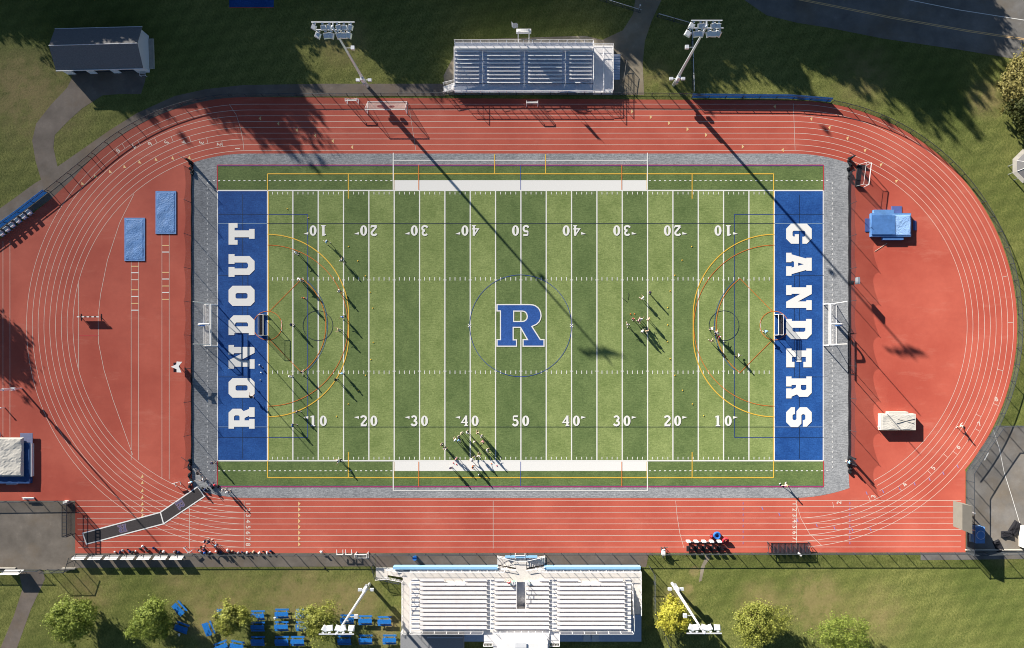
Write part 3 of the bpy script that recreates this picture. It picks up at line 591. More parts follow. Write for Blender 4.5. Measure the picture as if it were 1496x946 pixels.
# ------------------------------------------------------------------ light poles
def light_pole(bx, by, H, arms, s, label, side, thin=1.0, group='sports light poles'):       # s=+1: lamps look down the picture towards the field
    b = W(bx, by); root = empty('light_pole', b, label, 'light pole', group)
    part(MB().tube((0, 0, 0), (0, 0, H+.5), .30*thin, .13*thin, n=12), 'pole', M['polew'], root, smooth=True)
    part(MB().box(-.28, .28, -.28-.3*s, .28-.3*s, 3.0, 4.6), 'ballast_box', M['polew'], root)
    part(MB().box(-.2, .2, s*-.55-.2, s*-.55+.2, 2.2, 3.0), 'junction_box', M['steel'], root)
    fx = MB().tube((-1.0, 0, 3.0), (1.0, 0, 3.0), .05); part(fx, 'speaker_arm', M['polew'], root)
    for q in (-1, 1): part(MB().box(q*1.05-.32, q*1.05+.32, -.22, .22, 2.7, 3.15), 'speaker', M['polew'], root)
    part(MB().tube((0, 0, H*.70), (side*1.0, 0, H*.70), .04).box(side*1.25-.28, side*1.25+.28, -.28, .28, H*.70-.2, H*.70+.25), 'side_light', M['polew'], root)
    lamp = None
    for (z, w, n, big) in arms:
        yo = s*.8 if (len(arms) == 2 and n < 7 and z > 22.4) else 0; part(MB().box(-w/2, w/2, -.07+yo, .07+yo, z-.07, z+.07).box(-.06, .06, min(0, yo), max(0, yo)+.01, z-.06, z+.06), 'crossarm', M['polew'], root)
        for k in range(n):
            L = MB(); T = Matrix.Translation((-w/2+w*(k+.5)/n, yo-s*.1, z-.1)) @ Matrix.Rotation(R((k*37 % 60)-30), 4, 'Z') @ Matrix.Rotation(R(s*(18+(k*23 % 20))), 4, 'X')
            e = big*.42; L.box(-e*.35, e*.35, -.1, .1, -.05, .12, M4=T @ Matrix.Translation((0, -s*.1, 0)))
            T = T @ Matrix.Translation((0, -s*e*.35, 0))
            vs = [T @ Vector(v) for v in ((-e, -s*.1, -.1), (e, -s*.1, -.1), (e, -s*2.0*e, -.16), (-e, -s*2.0*e, -.16), (-e*.7, -s*.2, .14), (e*.7, -s*.2, .14), (e*.7, -s*1.7*e, .1), (-e*.7, -s*1.7*e, .1))]
            L.add(vs, [(0, 1, 2, 3), (4, 5, 6, 7), (0, 1, 5, 4), (1, 2, 6, 5), (2, 3, 7, 6), (3, 0, 4, 7)]); part(L, 'floodlight', M['polew'], root)
    return root
light_pole(537, 126, 22.6, ((22.7, 6.4, 6, 1.0), (22.0, 5.4, 6, 1.15)), 1, 'tall light pole with two lamp rows beside the left end of the small bleachers', 1)
light_pole(984, 124, 22.2, ((22.7, 4.6, 5, 1.0), (22.0, 5.3, 6, 1.15)), 1, 'tall light pole on the grass to the right of the small bleachers', -1)
light_pole(540, 853, 21.8, ((22.2, 5.2, 5, 1.15),), -1, 'tall white light pole above the blue picnic tables', 1)['label'] = 'tall white light pole leaning over the blue picnic tables'
light_pole(982, 852, 21.8, ((22.2, 5.2, 5, 1.15),), -1, 'tall white light pole beside the yellow tree', -1)
r = empty('utility_pole', W(32, 567), 'tall thin grey pole on the red infield near the left frame edge', 'pole')
part(MB().tube((0, 0, 0), (0, 0, 13), .16, .09, n=10), 'pole', M['polew'], r, smooth=True); part(MB().box(-.2, .2, -.2, .2, 3.2, 4.6), 'ballast_box', M['polew'], r)
part(MB().box(-.35, .35, -.25, .25, 1.9, 2.3), 'junction_box', M['polew'], r)

# ------------------------------------------------------------------ small metal bleachers (upper)
root = empty('small_bleachers', W(765, 135), 'small silver aluminium bleachers with ten rows beside the upper straight', 'bleachers'); o = root.location
zw = 1.0; rise = .22; deck = MB(); N = 9
def rowy(k): return 119.7-5.63*k                            # apparent line of seat k
deck.pbox(664, 866, 122, 135, 0, zw)
for k in range(N):
    z = zw+rise*(k+1); y1 = W(700, rowy(k)+1.3, z).y; y0 = W(700, rowy(k)-4.35, z).y; a = W(664, 0, z).x; b = W(866, 0, z).x
    deck.box(a, b, y1+.002*k, y0+.02, 0.02, z-.002*k)
deck.pbox(664, 866, 62, 68.8, 0, zw+rise*(N+1)); part(deck, 'deck', M['aluD'], root, False)
for k in range(N):
    z = zw+rise*(k+1)+.42
    for (xa, xb) in ((665.5, 700), (711.5, 760), (771.5, 821), (832, 865)):
        if k == 0 and xa > 800: xa, xb = 840, 848
        part(MB().pbox(xa, xb, rowy(k)-1.15, rowy(k)+1.05, z-.05, z), 'bench', M['aluw'], root, False)
f = MB()
for xa in (705, 766, 826.5):
    for k in (0, 3, 6): p = W(xa, rowy(k), zw+rise*(k+1)+.9); q = W(xa, rowy(k+2), zw+rise*(k+3)+.9); f.tube(p, q, .04, n=5).tube(p-Vector((0, 0, .9)), p, .03, n=5)
part(f, 'handrail', M['aluw'], root, False)
part(MB().pbox(664, 866, 67.2, 70.2, 2.6, zw+rise*(N+1)+.45), 'back_bench', M['aluw'], root, False)
deck = MB(); deck.pbox(866.5, 895.5, 66, 135, .0, zw); part(deck, 'side_platform', M['aluw'], root, False)
def railing(px, z0, h, root, m='aluw', step=1.5, pk=.25, infill=True, r=.035):
    P = [W(x, y, z0) for x, y in px]; g = MB()
    for a, b in zip(P, P[1:]):
        n = max(1, round((b-a).length/step)); z = Vector((0, 0, h))
        for k in (1, .55, .1): g.tube(a+z*k, b+z*k, r*1.3 if k == 1 else r*.6, n=5)
        for i in range(n+1): p = a.lerp(b, i/n); g.tube(p, p+z, r*1.3, n=5)
        if infill:
            m_ = int((b-a).length/pk)
            for i in range(m_): p = a.lerp(b, i/m_); g.tube(p+z*.1, p+z, .012, n=3, cap=False)
    return part(g, 'railing', M[m], root, False)
railing([(664.5, 135.2), (866, 135.2)], zw, 1.05, root); railing([(866.5, 67), (894.8, 67), (895, 134)], zw, 1.1, root); railing([(881, 75), (881.5, 134.5), (868, 134.8)], zw, 1.0, root)
railing([(664.3, 121), (664.3, 72)], 2.0, 1.2, root, step=2); railing([(664.3, 62), (866, 62)], zw+rise*(N+1), 1.1, root, infill=False); railing([(866.3, 119), (866.3, 63)], 2.0, 1.3, root)
st = MB()
for k in range(5):
    p = W(648+3.6*k, 131, .2*k+.2); st.box(p.x, p.x+.44, W(0, 133.5-1.2*k*.5, .2).y, W(0, 125-1.2*k*.5, .2).y, 0, .2*k+.19)
part(st, 'stairs', M['aluw'], root, False); railing([(648, 136), (664, 133)], .5, .9, root, infill=False); railing([(648, 123), (664, 119)], .5, .9, root, infill=False)
r2 = MB(); a = W(897, 76); b = W(897, 118)
for k in range(10):
    p = W(902, 84+3.4*k); r2.box(p.x-.9, p.x+.4, p.y-.2, p.y+.21, 0, 1.0-.1*k)
part(r2, 'rear_stairs', M['aluD'], root, False); railing([(906, 82), (914, 92), (910, 120)], 0, 1.3, root, 'dark')
s = empty('banner_sign', W(765, 66), 'rounded white sign box on two posts behind the small bleachers', 'sign'); o2 = s.location
for x in (-.95, .95): part(MB().tube((x, 0, 0), (x, 0, 5.5), .06), 'post', M['aluw'], s)
q = MB().box(-1.3, 1.3, -.1, .1, 4.75, 5.4)
for k in range(8): a0 = math.pi*k/8; a1 = math.pi*(k+1)/8; q.add([(1.1*math.cos(a0), -.1, 5.4+.3*math.sin(a0)), (1.1*math.cos(a1), -.1, 5.4+.3*math.sin(a1)), (1.1*math.cos(a1), .35, 5.4+.3*math.sin(a1)), (1.1*math.cos(a0), .35, 5.4+.3*math.sin(a0))], [(0, 1, 2, 3)])
q.box(-1.3, 1.3, .1, .5, 5.2, 5.38); part(q, 'sign_box', M['white'], s)
s = empty('flag', W(757, 66), 'pale flag blowing from a thin pole behind the small bleachers', 'flag')
part(MB().tube((0, 0, 0), (0, 0, 8.2), .04, .03), 'flagpole', M['aluw'], s); q = MB(); K = 8
for i in range(K):
    t0, t1 = i/K, (i+1)/K; f_ = lambda t, u: (-1.15*t+.1*math.sin(8*t)*t, .55*t-.3*t*u+.12*math.sin(7*t+u), 8.1-1.4*u-.3*t)
    q.add([f_(t0, 0), f_(t1, 0), f_(t1, 1), f_(t0, 1)], [(0, 1, 2, 3)])
part(q, 'flag_cloth', M['siding'], s)

# ------------------------------------------------------------------ large grandstand (lower)
root = empty('grandstand', W(762, 833), 'large white aluminium grandstand with central stairs and press platform', 'grandstand'); zw = 1.25; rise = .27; N = 12
deck = MB(); deck.pbox(600, 925, 832.3, 850, 0, zw)
def ry(k): return 849.4+6.36*k
TX = (755, 767.5)
for k in range(N):
    z = zw+rise*(k+1); y1 = W(0, ry(k)+.2, z).y; y0 = W(0, ry(k+1)+.2 if k < N-1 else 922, z).y
    for xa, xb in (((600, TX[0]), (TX[1], 922)) if k < 7 else ((600, 922),)):
        deck.box(W(xa, 0, z).x, W(xb, 0, z).x, y0-.02, y1+.001*k, .02, z-.001*k)
deck.pbox(711, 722, 920, 923.5, 0, zw+rise*N); part(deck, 'deck', M['deckw'], root, False)
part(MB().pbox(588.5, 600.4, 834, 925, 0, zw+.02), 'side_walkway', M['deckw'], root, False); part(MB().pbox(923, 936, 834, 897, 0, zw+.01), 'side_walkway', M['deckw'], root, False)
part(MB().pbox(600, 937, 897.5, 937, 0, .9), 'rear_floor', M['aluD'], root, False)
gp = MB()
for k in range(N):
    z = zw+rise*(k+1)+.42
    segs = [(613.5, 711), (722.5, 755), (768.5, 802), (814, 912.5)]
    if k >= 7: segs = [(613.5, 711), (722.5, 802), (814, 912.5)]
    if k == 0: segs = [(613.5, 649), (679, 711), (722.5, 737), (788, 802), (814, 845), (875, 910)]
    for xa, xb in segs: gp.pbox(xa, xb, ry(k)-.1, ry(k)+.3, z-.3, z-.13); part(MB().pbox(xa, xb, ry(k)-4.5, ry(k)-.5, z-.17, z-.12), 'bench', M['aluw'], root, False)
part(gp, 'riser_shade_strips', M['gap_shade'], root, False)  # solid dark strips: shade between bench and riser put into the colour
for xa, xb in ((601, 612.5), (711.8, 721.8), (802.8, 813.2), (913.5, 921.5)):
    st = MB()
    for k in range(N): z = zw+rise*(k+1)-.12; st.pbox(xa, xb, ry(k)-2.8, ry(k)+.1, z-.2, z)
    part(st, 'aisle_steps', M['aluD'], root, False)
f = MB()
for xa in (716.5, 808):
    for k in (0, 3, 6, 9): p = W(xa, ry(k), zw+rise*(k+1)+.9); q = W(xa, ry(k+2), zw+rise*(k+3)+.9); f.tube(p, q, .035, n=5).tube(p-Vector((0, 0, .9)), p, .03, n=5).tube(q-Vector((0, 0, .9)), q, .03, n=5)
part(f, 'handrail', M['aluw'], root, False)
part(MB().pbox(574, 727, 827.9, 831.6, .25, 1.5), 'blue_fascia', M['cyan'], root, False); part(MB().pbox(795, 936, 827.9, 831.6, .25, 1.5), 'blue_fascia', M['cyan'], root, False)
railing([(600, 833), (737, 833)], zw, 1.1, root); railing([(786, 833), (935.5, 833), (936, 896)], zw, 1.1, root); railing([(588.5, 848), (588.5, 924)], zw, 1.1, root)
railing([(600.8, 850), (600.8, 918)], zw+.8, 1.6, root, infill=False); railing([(922.5, 851), (925, 920)], zw+.8, 1.8, root, infill=False)
railing([(600, 922), (706, 922)], zw+rise*N, 1.2, root, step=2.2, infill=False); railing([(818, 922), (924, 922)], zw+rise*N, 1.2, root, step=2.2, infill=False)
railing([(754.6, 850), (754.6, 893), (768, 893), (768, 850)], zw+1.3, 1.1, root, infill=False)
railing([(649, 851), (679, 851)], zw+rise, .9, root, infill=False); railing([(845, 851), (875, 851)], zw+rise, .9, root, infill=False)
part(MB().pbox(TX[0]+.1, TX[1]-.1, 849, 893, 0, .25), 'tunnel_floor', M['aluD'], root, False)
# central stairs running down to both sides
cs = MB(); cs.pbox(754, 769, 814, 832.3, 0, zw)
for s_ in (-1, 1):
    for k in range(9): xa = 761.5+s_*(8+3.0*k); cs.pbox(min(xa, xa+s_*3.0), max(xa, xa+s_*3.0), 817-.55*k, 829-.55*k, 0, zw*(1-(k+.5)/10))
part(cs, 'front_stairs', M['deckw'], root, False)
railing([(727, 811), (754, 817), (769, 817), (796, 811)], .5, 1.1, root); railing([(727, 826), (753, 831)], .5, 1.1, root); railing([(770, 831), (796, 826)], .5, 1.1, root)
part(MB().pbox(738, 785, 812.2, 815, .9, 1.5), 'stair_fascia', M['cyan'], root, False)
# left ramp
rp = MB()
for k in range(8): rp.pbox(566+3*k, 569.1+3*k, 829+.5*k, 840+.5*k, 0, .15*(k+1))
rp.pbox(549, 566.2, 829, 844, 0, .15); part(rp, 'ramp', M['deckw'], root, False)
railing([(566, 830), (590, 834)], .5, 1.1, root); railing([(550, 844.5), (566, 843), (589, 847.5)], .4, 1.1, root)
# press platform and landings behind
zt = zw+rise*N
part(MB().pbox(720.5, 802.5, 921, 975, 0, zt-.03), 'press_platform', M['aluw'], root, False); railing([(720.5, 921), (802.5, 921)], zt, 1.15, root, infill=False, step=1.25)
part(MB().pbox(707, 720, 922.2, 939.5, 0, zt-.2), 'stair_landing', M['aluw'], root, False); part(MB().pbox(803, 817, 922.2, 939.5, 0, zt-.2), 'stair_landing', M['aluw'], root, False)
railing([(707, 940), (720, 940)], zt-.2, 1.1, root); railing([(803, 940), (817, 940), (817, 923)], zt-.2, 1.1, root)
part(MB().pbox(737, 800, 940, 960, zt, zt+2.3), 'press_box', M['aluw'], root, False); part(MB().pbox(752, 769, 939, 946, zt+2.3, zt+2.5), 'roof_hatch', M['siding'], root, False)
rr = empty('flat_roof_building', W(630, 935), 'low grey flat-roofed block behind the left half of the grandstand', 'building')
part(MB().pbox(586, 677, 927, 975, 0, 2.0), 'roof', M['greyroof'], rr, False); part(MB().pbox(585, 624, 924, 975, 0, 1.4), 'side_roof', M['greyroof'], rr, False)
part(MB().pbox(624, 676, 930, 932, 2.0, 2.06), 'roof_edge', M['steel'], rr, False)
for x0, lb in ((852.5, 'pale blue crate nearer the press platform on the shaded floor'), (865, 'pale blue crate on the right of the pair on the shaded floor')):
    c = W(x0+4.8, 932, 1.5); e = empty('storage_crate', (c.x, c.y, .9), lb, 'crate', 'crates on the shaded floor behind the grandstand')
    part(MB().box(-.58, .58, -.55, .55, 0, .6), 'crate_body', M['siding'], e); part(MB().box(-.62, .62, -.59, .59, .6, .68), 'lid', M['siding'], e)
for x, lb in ((750.5, 'green lidded barrel on the left of the grandstand tunnel'), (772, 'green lidded barrel on the right of the grandstand tunnel')):
    c = W(x, 851.5, 2.2); e = empty('trash_barrel', (c.x, c.y, zw+rise), lb, 'barrel', 'green barrels at the tunnel'); part(MB().tube((0, 0, 0), (0, 0, .85), .28, .33, n=14), 'barrel', mat('green_plastic', (.2, .42, .3), .6), e); part(MB().tube((0, 0, .85), (0, 0, .93), .34, n=14), 'lid', M['siding'], e)

# ------------------------------------------------------------------ shed
c = W(142.5, 69, 3.2); root = empty('storage_shed', (c.x, c.y, 0), 'long shed with dark shingled gable roof and pale blue end wall', 'shed', rz=R(1.5))
L, Wd, ht = 7.4, 3.3, 2.7
wl = MB().box(-L, L, Wd-.15, Wd, 0, ht).box(-L, -L+.15, -Wd+.15, Wd-.15, 0, ht).box(L-.15, L, -Wd+.15, Wd-.15, 0, ht); fx = [(-L, -5.9), (-3.3, -2.0), (1.0, 2.3), (5.2, L)]
for a, b in fx: wl.box(a, b, -Wd, -Wd+.15, 0, ht)
for a, b in zip(fx, fx[1:]): wl.box(a[1], b[0], -Wd+.005, -Wd+.145, ht-.35, ht)
for s_ in (-1, 1): wl.prism([(0, 0)], 0, 0) if False else wl.add([(s_*L, -Wd, ht), (s_*L, Wd, ht), (s_*L, 0, ht+1.5), (s_*(L-.12), -Wd, ht), (s_*(L-.12), Wd, ht), (s_*(L-.12), 0, ht+1.5)], [(0, 1, 2), (3, 5, 4)])
part(wl, 'wall', M['siding'], root)
rf = MB(); T = .12; ov = .35; zr = ht+1.5
for s_ in (-1, 1):
    a, b = (-L-ov, s_*(Wd+ov), ht-.1), (L+.25, s_*(Wd+ov), ht-.1); c1, d1 = (L+.25, 0, zr+.1), (-L-ov, 0, zr+.1); vs = [a, b, c1, d1]+[(v[0], v[1], v[2]+T) for v in (a, b, c1, d1)]
    rf.add(vs, [(0, 1, 2, 3), (4, 5, 6, 7), (0, 1, 5, 4), (1, 2, 6, 5), (0, 3, 7, 4)])
rfo = part(rf, 'roof', M['shingle'], root); tr = MB().tube((-L-ov, 0, zr+.24), (L+.25, 0, zr+.24), .07, n=6)
for s_ in (-1, 1): tr.box(-L-ov, L+.25, s_*(Wd+ov)-.05+s_*.06, s_*(Wd+ov)+.05+s_*.06, ht-.15, ht+.06)
part(tr, 'roof_trim', M['siding'], root)
for a, b in zip(fx, fx[1:]): part(MB().box(a[1], b[0], -Wd+.3, -Wd+.36, 0, ht-.35), 'bay_shade_sheet', M['dark'], root)  # dark sheets standing in for the shade inside the open bays
part(MB().box(L+.02, L+.9, -Wd+.6, Wd-.6, .0, .25), 'plinth', M['concrete'], root)
e = empty('metal_rack', W(211, 107), 'small bluish rack of bars at the lower right corner of the shed', 'rack'); g = MB()
for k in range(5): g.tube((-.5, -.6+.3*k, .7), (.5, -.6+.3*k, .7), .04)
for x in (-.5, .5): g.tube((x, -.6, .7), (x, .6, .7), .04); g.tube((x, -.6, 0), (x, -.6, .7), .04); g.tube((x, .6, 0), (x, .6, .7), .04)
part(g, 'frame', M['siding'], e)
# ------------------------------------------------------------------ jumping pits, mats, small equipment
def rip_sheet(mb, x0, x1, y0, y1, z, amp, n=26, mi=0, seed=1, tuck=.12):   # wrinkled cover draped over an edge
    rg = random.Random(seed); ph = [(rg.uniform(.3, 2.2), rg.uniform(.3, 2.2), rg.uniform(0, 6)) for _ in range(7)]; vs = []
    nx, ny = n, max(3, int(n*(y1-y0)/(x1-x0))) if x1-x0 < y1-y0 else n
    for j in range(ny+1):
        for i in range(nx+1):
            x = x0+(x1-x0)*i/nx; y = y0+(y1-y0)*j/ny; e = min(i, nx-i, j, ny-j)
            h = sum(math.sin(a*x*1.3+b*y*1.3*(1 if k % 2 else -1)+c) for k, (a, b, c) in enumerate(ph))/7*amp+rg.uniform(-1, 1)*amp*.22
            vs.append((x, y, z+h if e > 0 else z-tuck))
    fs = [(j*(nx+1)+i, j*(nx+1)+i+1, (j+1)*(nx+1)+i+1, (j+1)*(nx+1)+i) for j in range(ny) for i in range(nx)]
    return mb.add(vs, fs, mi)
for (xa, xb, ya, yb, lb, sd) in ((227.7, 257.8, 279, 341.5, 'blue covered sand pit nearer the ball-stop net', 3), (182.3, 212.2, 318, 381, 'blue covered sand pit farther out, with the longer row of take-off marks', 8)):
    a = W(xa, yb); b = W(xb, ya); c = (a+b)/2; root = empty('jump_pit', (c.x, c.y, 0), lb, 'sand pit', 'covered long jump pits'); w, h = (b.x-a.x)/2, (b.y-a.y)/2
    g = MB()
    g.box(-w, w, -h, -h+.28, 0, .14).box(-w, w, h-.28, h, 0, .14).box(-w, -w+.28, -h+.28, h-.28, 0, .139).box(w-.28, w, -h+.28, h-.28, 0, .139); part(g, 'kerb', M['bluev'], root)
    part(rip_sheet(MB(), -w+.22, w-.22, -h+.22, h-.22, .19, .07, 22, seed=sd), 'cover', M['bluev'], root)
def blk(root, name, m, x0, x1, y0, y1, z0, z1): return part(MB().pbox(x0, x1, y0, y1, z0, z1), name, M[m], root, False)
# blue high-jump landing mat
root = empty('landing_mat', W(1295, 332), 'big blue high jump landing mat with half peeled cover', 'landing mat')
blk(root, 'base_mat', 'bluev', 1273, 1331, 311, 345, .0, .75); blk(root, 'top_mat', 'matblue', 1273.5, 1308, 314, 342, .752, .9)
g = MB(); a = W(1303, 344, .8); b = W(1331, 313, .8); rip_sheet(g, a.x, b.x, a.y, b.y, .84, .10, 20, seed=5); part(g, 'peeled_cover', mat('pale_blue_lining', (.30, .48, .78), .4, 1.5, .15), root, False)
blk(root, 'front_mat', 'matblue', 1290, 1320, 339, 350, 0, .6); blk(root, 'rear_flap', 'bluev', 1277, 1306, 306, 311, 0, .7)
for k, (x0, x1, y0, y1, lb) in enumerate(((1263.5, 1273, 319, 338, 'flat slate blue pad lying to the left of the blue landing mat'), (1302, 1317, 301, 314, 'flat slate blue pad at the upper edge of the blue landing mat'), (1334, 1338, 322, 336, 'flat slate blue pad at the right end of the blue landing mat'))):
    c = W((x0+x1)/2, (y0+y1)/2); e = empty('ground_pad', c, lb, 'pad', 'slate blue pads round the mat'); w = (x1-x0)/S/2; h = (y1-y0)/S/2
    part(MB().box(-w, w, -h, h, .02, .12), 'pad_body', mat('slate_vinyl%d' % k, (.10, .14, .36), .5, 2, .1), e); part(MB().box(-w-.01, w+.01, -h-.01, -h+.04, .11, .135), 'seam', M['bluep'], e)
o = MB().tube(W(1278, 367, .05), W(1296, 355, .05), .035).build('crossbar_pole', M['tline']); tag(o, 'thin pale bar lying on the red ground below the blue landing mat', 'pole')
# white covered mat
root = empty('covered_mat', W(1311, 620), 'landing mat under a tight pale tarp on the right infield', 'landing mat'); blk(root, 'mat_body', 'cream', 1287, 1338, 604.5, 628, 0, 1.05)
blk(root, 'upper_hump', 'cream', 1298, 1327, 601.5, 606, 0, 1.0); g = MB(); a = W(1287, 628, 1.05); b = W(1338, 604.5, 1.05); rip_sheet(g, a.x+.05, b.x-.05, a.y+.05, b.y-.05, 1.09, .05, 20, seed=9, tuck=.05); part(g, 'tarp', M['cream'], root, False)
part(MB().bar(W(1283.5, 622, .5), W(1292, 624, .5), .5, .5), 'tarp_corner', M['cream'], root, False)
g = MB()
for p, q in (((1296, 607), (1312, 627)), ((1310, 618), (1336, 611)), ((1312, 612), (1335, 618))): g.tube(W(*p, 1.13), W(*q, 1.13), .035)
part(g, 'strap', M['concrete'], root, False)
# pole vault mat, left edge
root = empty('pole_vault_mat', W(15, 672), 'beige tarp draped over a blue pole vault mat at the left frame edge', 'landing mat'); blk(root, 'base_mat', 'navyvinyl', -40, 43, 647, 706, 0, .8)
blk(root, 'mat_body', 'cream', -40, 31.5, 641, 695.5, .802, 1.25); g = MB(); a = W(-40, 696, 1.3); b = W(33.5, 639, 1.3); rip_sheet(g, a.x, b.x, a.y, b.y, 1.36, .16, 24, seed=12, tuck=.3); part(g, 'tarp', M['cream'], root, False)
blk(root, 'side_strip', 'siding', 43.2, 46, 648, 696, 0, .7); part(MB().pbox(9, 24, 706.2, 707.6, 0, .5), 'edge_strip', M['siding'], root, False)
for x0, x1, y0, y1, lb in ((33, 51, 632, 647, 'flat slate pad at the upper right corner of the beige vault mat'), (-8, 4, 631, 638, 'flat slate pad cut by the left frame edge')):
    c = W((x0+x1)/2, (y0+y1)/2); e = empty('ground_pad', c, lb, 'pad', 'slate pads by the vault mat'); w = (x1-x0)/S/2; h = (y1-y0)/S/2; part(MB().box(-w, w, -h, h, .5, .62), 'pad_body', mat('grey_vinyl', (.20, .22, .36), .5, 2, .1), e); part(MB().tube((-w*.6, 0, 0), (-w*.6, 0, .5), .08).tube((w*.6, 0, 0), (w*.6, 0, .5), .08), 'support', M['steel'], e)
# track cover mat
g = MB(); A1, A2, B1, B2, C1, C2 = (121, 778.5), (126.5, 794.5), (234.5, 748), (239.2, 764.8), (289, 710.5), (299, 724.7)
g.poly([PW([A1, A2, B2, B1])], .048, 0); part1 = PW([A1, A2, B2, B1]); g.line([(p.x, p.y) for p in part1], .2, .052, 1, True)
c = MB(); c.poly([PW([B1, B2, C2, C1])], .050, 0); c.line([(p.x, p.y) for p in PW([B1, B2, C2, C1])], .2, .055, 1, True)
def small_R(mb, cx, cy, h, rot, z):
    f = h/548
    q = lambda l: [(cx+((x-520)*math.cos(rot)-(y-473)*math.sin(rot))*f, cy+((x-520)*math.sin(rot)+(y-473)*math.cos(rot))*f) for x, y in l]
    mb.poly([PW(q(RB)), PW(q(RH))], z, 3); mb.line(PW(q(RB)), .12, z+.004, 2, True); mb.line(PW(q(RH)), .12, z+.004, 2, True)
mm = [M['mat'], M['white'], mat('pale_lilac_print', (.20, .15, .22), .8), mat('faded_blue_print', (.09, .09, .19), .8)]
small_R(g, 179, 771.5, 11.5, R(-12)+math.pi, .056); small_R(c, 263.5, 736.5, 11.5, R(-33)+math.pi/2, .058)
root = empty('track_mat', W(210, 760), 'long black track cover mat with white edges and letter R, in two angled strips', 'mat'); part(g, 'lower_strip', mm, root, False); part(c, 'upper_strip', mm, root, False)
# steeplechase barrier
root = empty('barrier', W(129, 472), 'striped black and white steeplechase barrier on the red infield', 'hurdle'); c0 = W(112, 0, 1.05).x-root.location.x; c1 = W(144, 0, 1.05).x-root.location.x; yy = W(0, 462.5, .95).y-root.location.y
for q in (c0+.15, c1-.15): part(MB().tube((q, yy, 0), (q, yy, .9), .06).bar((q, yy-.6, .05), (q, yy+.6, .05), .1, .08), 'leg', M['dark'], root)
for k in range(9): part(MB().box(c0+(c1-c0)*k/9, c0+(c1-c0)*(k+1)/9, yy-.09, yy+.09, .82, 1.0), 'stripe', M['white' if k % 2 == 0 else 'black'], root)
part(MB().box(c0+.3, c1-.3, yy-.03, yy-.01, .35, .8), 'lower_panel', M['dark'], root)
# post, tri-fold stand, sign by right net
e = empty('marker_post', W(7, 595), 'short white-topped post on the runway near the left frame edge', 'post'); part(MB().tube((0, 0, 0), (0, 0, 1), .09), 'post', M['steel'], e); part(MB().sphere((0, 0, 1.0), .14, .14, .14), 'cap', M['white'], e)
e = empty('fabric_stand', W(263, 536), 'white three-pointed stand beside the ball-stop net on the left infield', 'stand'); o = e.location; g = MB()
SP = [W(*p, 2.7)-o for p in ((249.5, 535.5), (257.5, 532), (258, 527.8), (266, 528.3), (261, 534.5), (265, 543.8), (258, 543.6), (258, 539))]
g.prism([(p.x, p.y) for p in SP], 2.62, 2.7); part(g, 'fabric_top', M['white'], e); g = MB()
g.bar((.15, .85, 1.5), (.15, -.85, 1.5), .05, 2.2); part(g, 'side_cloth', M['dnet'], e); part(MB().tube((0, 0, 0), (0, 0, 2.6), .06), 'mast', M['dark'], e)
e = empty('speaker_stand', W(1243, 412), 'small grey panel speaker on a dark post beside the GANDERS net', 'speaker'); part(MB().tube((0, 0, 0), (0, 0, 2.9), .05), 'post', M['dark'], e); part(MB().box(-.25, .12, -.6, .6, 2.1, 3.2), 'panel', M['steel'], e); part(MB().box(-.4, .4, -.3, .3, 0, .1), 'foot', M['dark'], e)
# blue chairs
proto = None
for k, (x, y) in enumerate(((41.7, 310), (33.8, 316), (25.4, 322), (17, 328.4), (9.5, 334.5), (1.5, 341))):
    c = W(x, y, .9)
    lb = ['upper right end chair of the blue row beside the windscreen', 'second blue chair from the upper end of the row', 'third blue chair from the upper end of the row', 'fourth blue chair from the upper end of the row', 'fifth blue chair from the upper end of the row', 'last blue chair of the row, at the left frame edge'][k]
    if proto is None:
        proto = e = empty('chair', (c.x, c.y, .02), lb, 'chair', 'blue chairs by the windscreen')
        part(MB().box(-.38, .38, -.35, .35, .42, .5), 'seat', M['bluev'], e); part(MB().box(-.38, .38, .3, .38, .5, 1.15), 'backrest', M['siding'], e)
        for a, b in ((-.33, -.3), (.33, -.3), (-.33, .3), (.33, .3)): part(MB().box(a-.03, a+.03, b-.03, b+.03, 0, .42), 'leg', M['steel'], e)
        part(MB().box(-.33, .33, -.28, .22, .52, 1.0), 'cushion', M['siding'], e)
    else: e = copy_tree(proto); e['label'] = lb
    place(e, (c.x, c.y, .02), R(36))
# banners on the lower fence
for k, x in enumerate((128.5, 151.5, 175, 198.5, 222.5, 246, 269)):
    x = 120+23.6*k; c = W(x-(118-118), 811, 0); c = W(x+0, 811.2); e = empty('banner', (c.x, c.y-.02, 0), ['banner at the left end of the white backed row', 'second white banner from the left end of the row', 'third white banner from the left', 'middle banner of the seven white ones on the fence', 'third white banner from the right', 'second white banner from the right end of the row', 'banner at the right end of the white backed row'][k], 'banner', 'white banners on the lower fence')
    part(MB().bar((-1.12, -.33, 1.42), (1.12, -.33, 1.42), .04, .04), 'rod', M['steel'], e)
    part(MB().add([(-1.15, .14, .42), (1.15, .14, .42), (1.15, -.30, 1.4), (-1.15, -.30, 1.4), (-1.15, .10, .40), (1.15, .10, .40), (1.15, -.34, 1.38), (-1.15, -.34, 1.38)], [(0, 1, 2, 3), (7, 6, 5, 4), (0, 4, 5, 1), (3, 2, 6, 7), (0, 3, 7, 4), (1, 5, 6, 2)]), 'banner_sheet', M['white'], e)
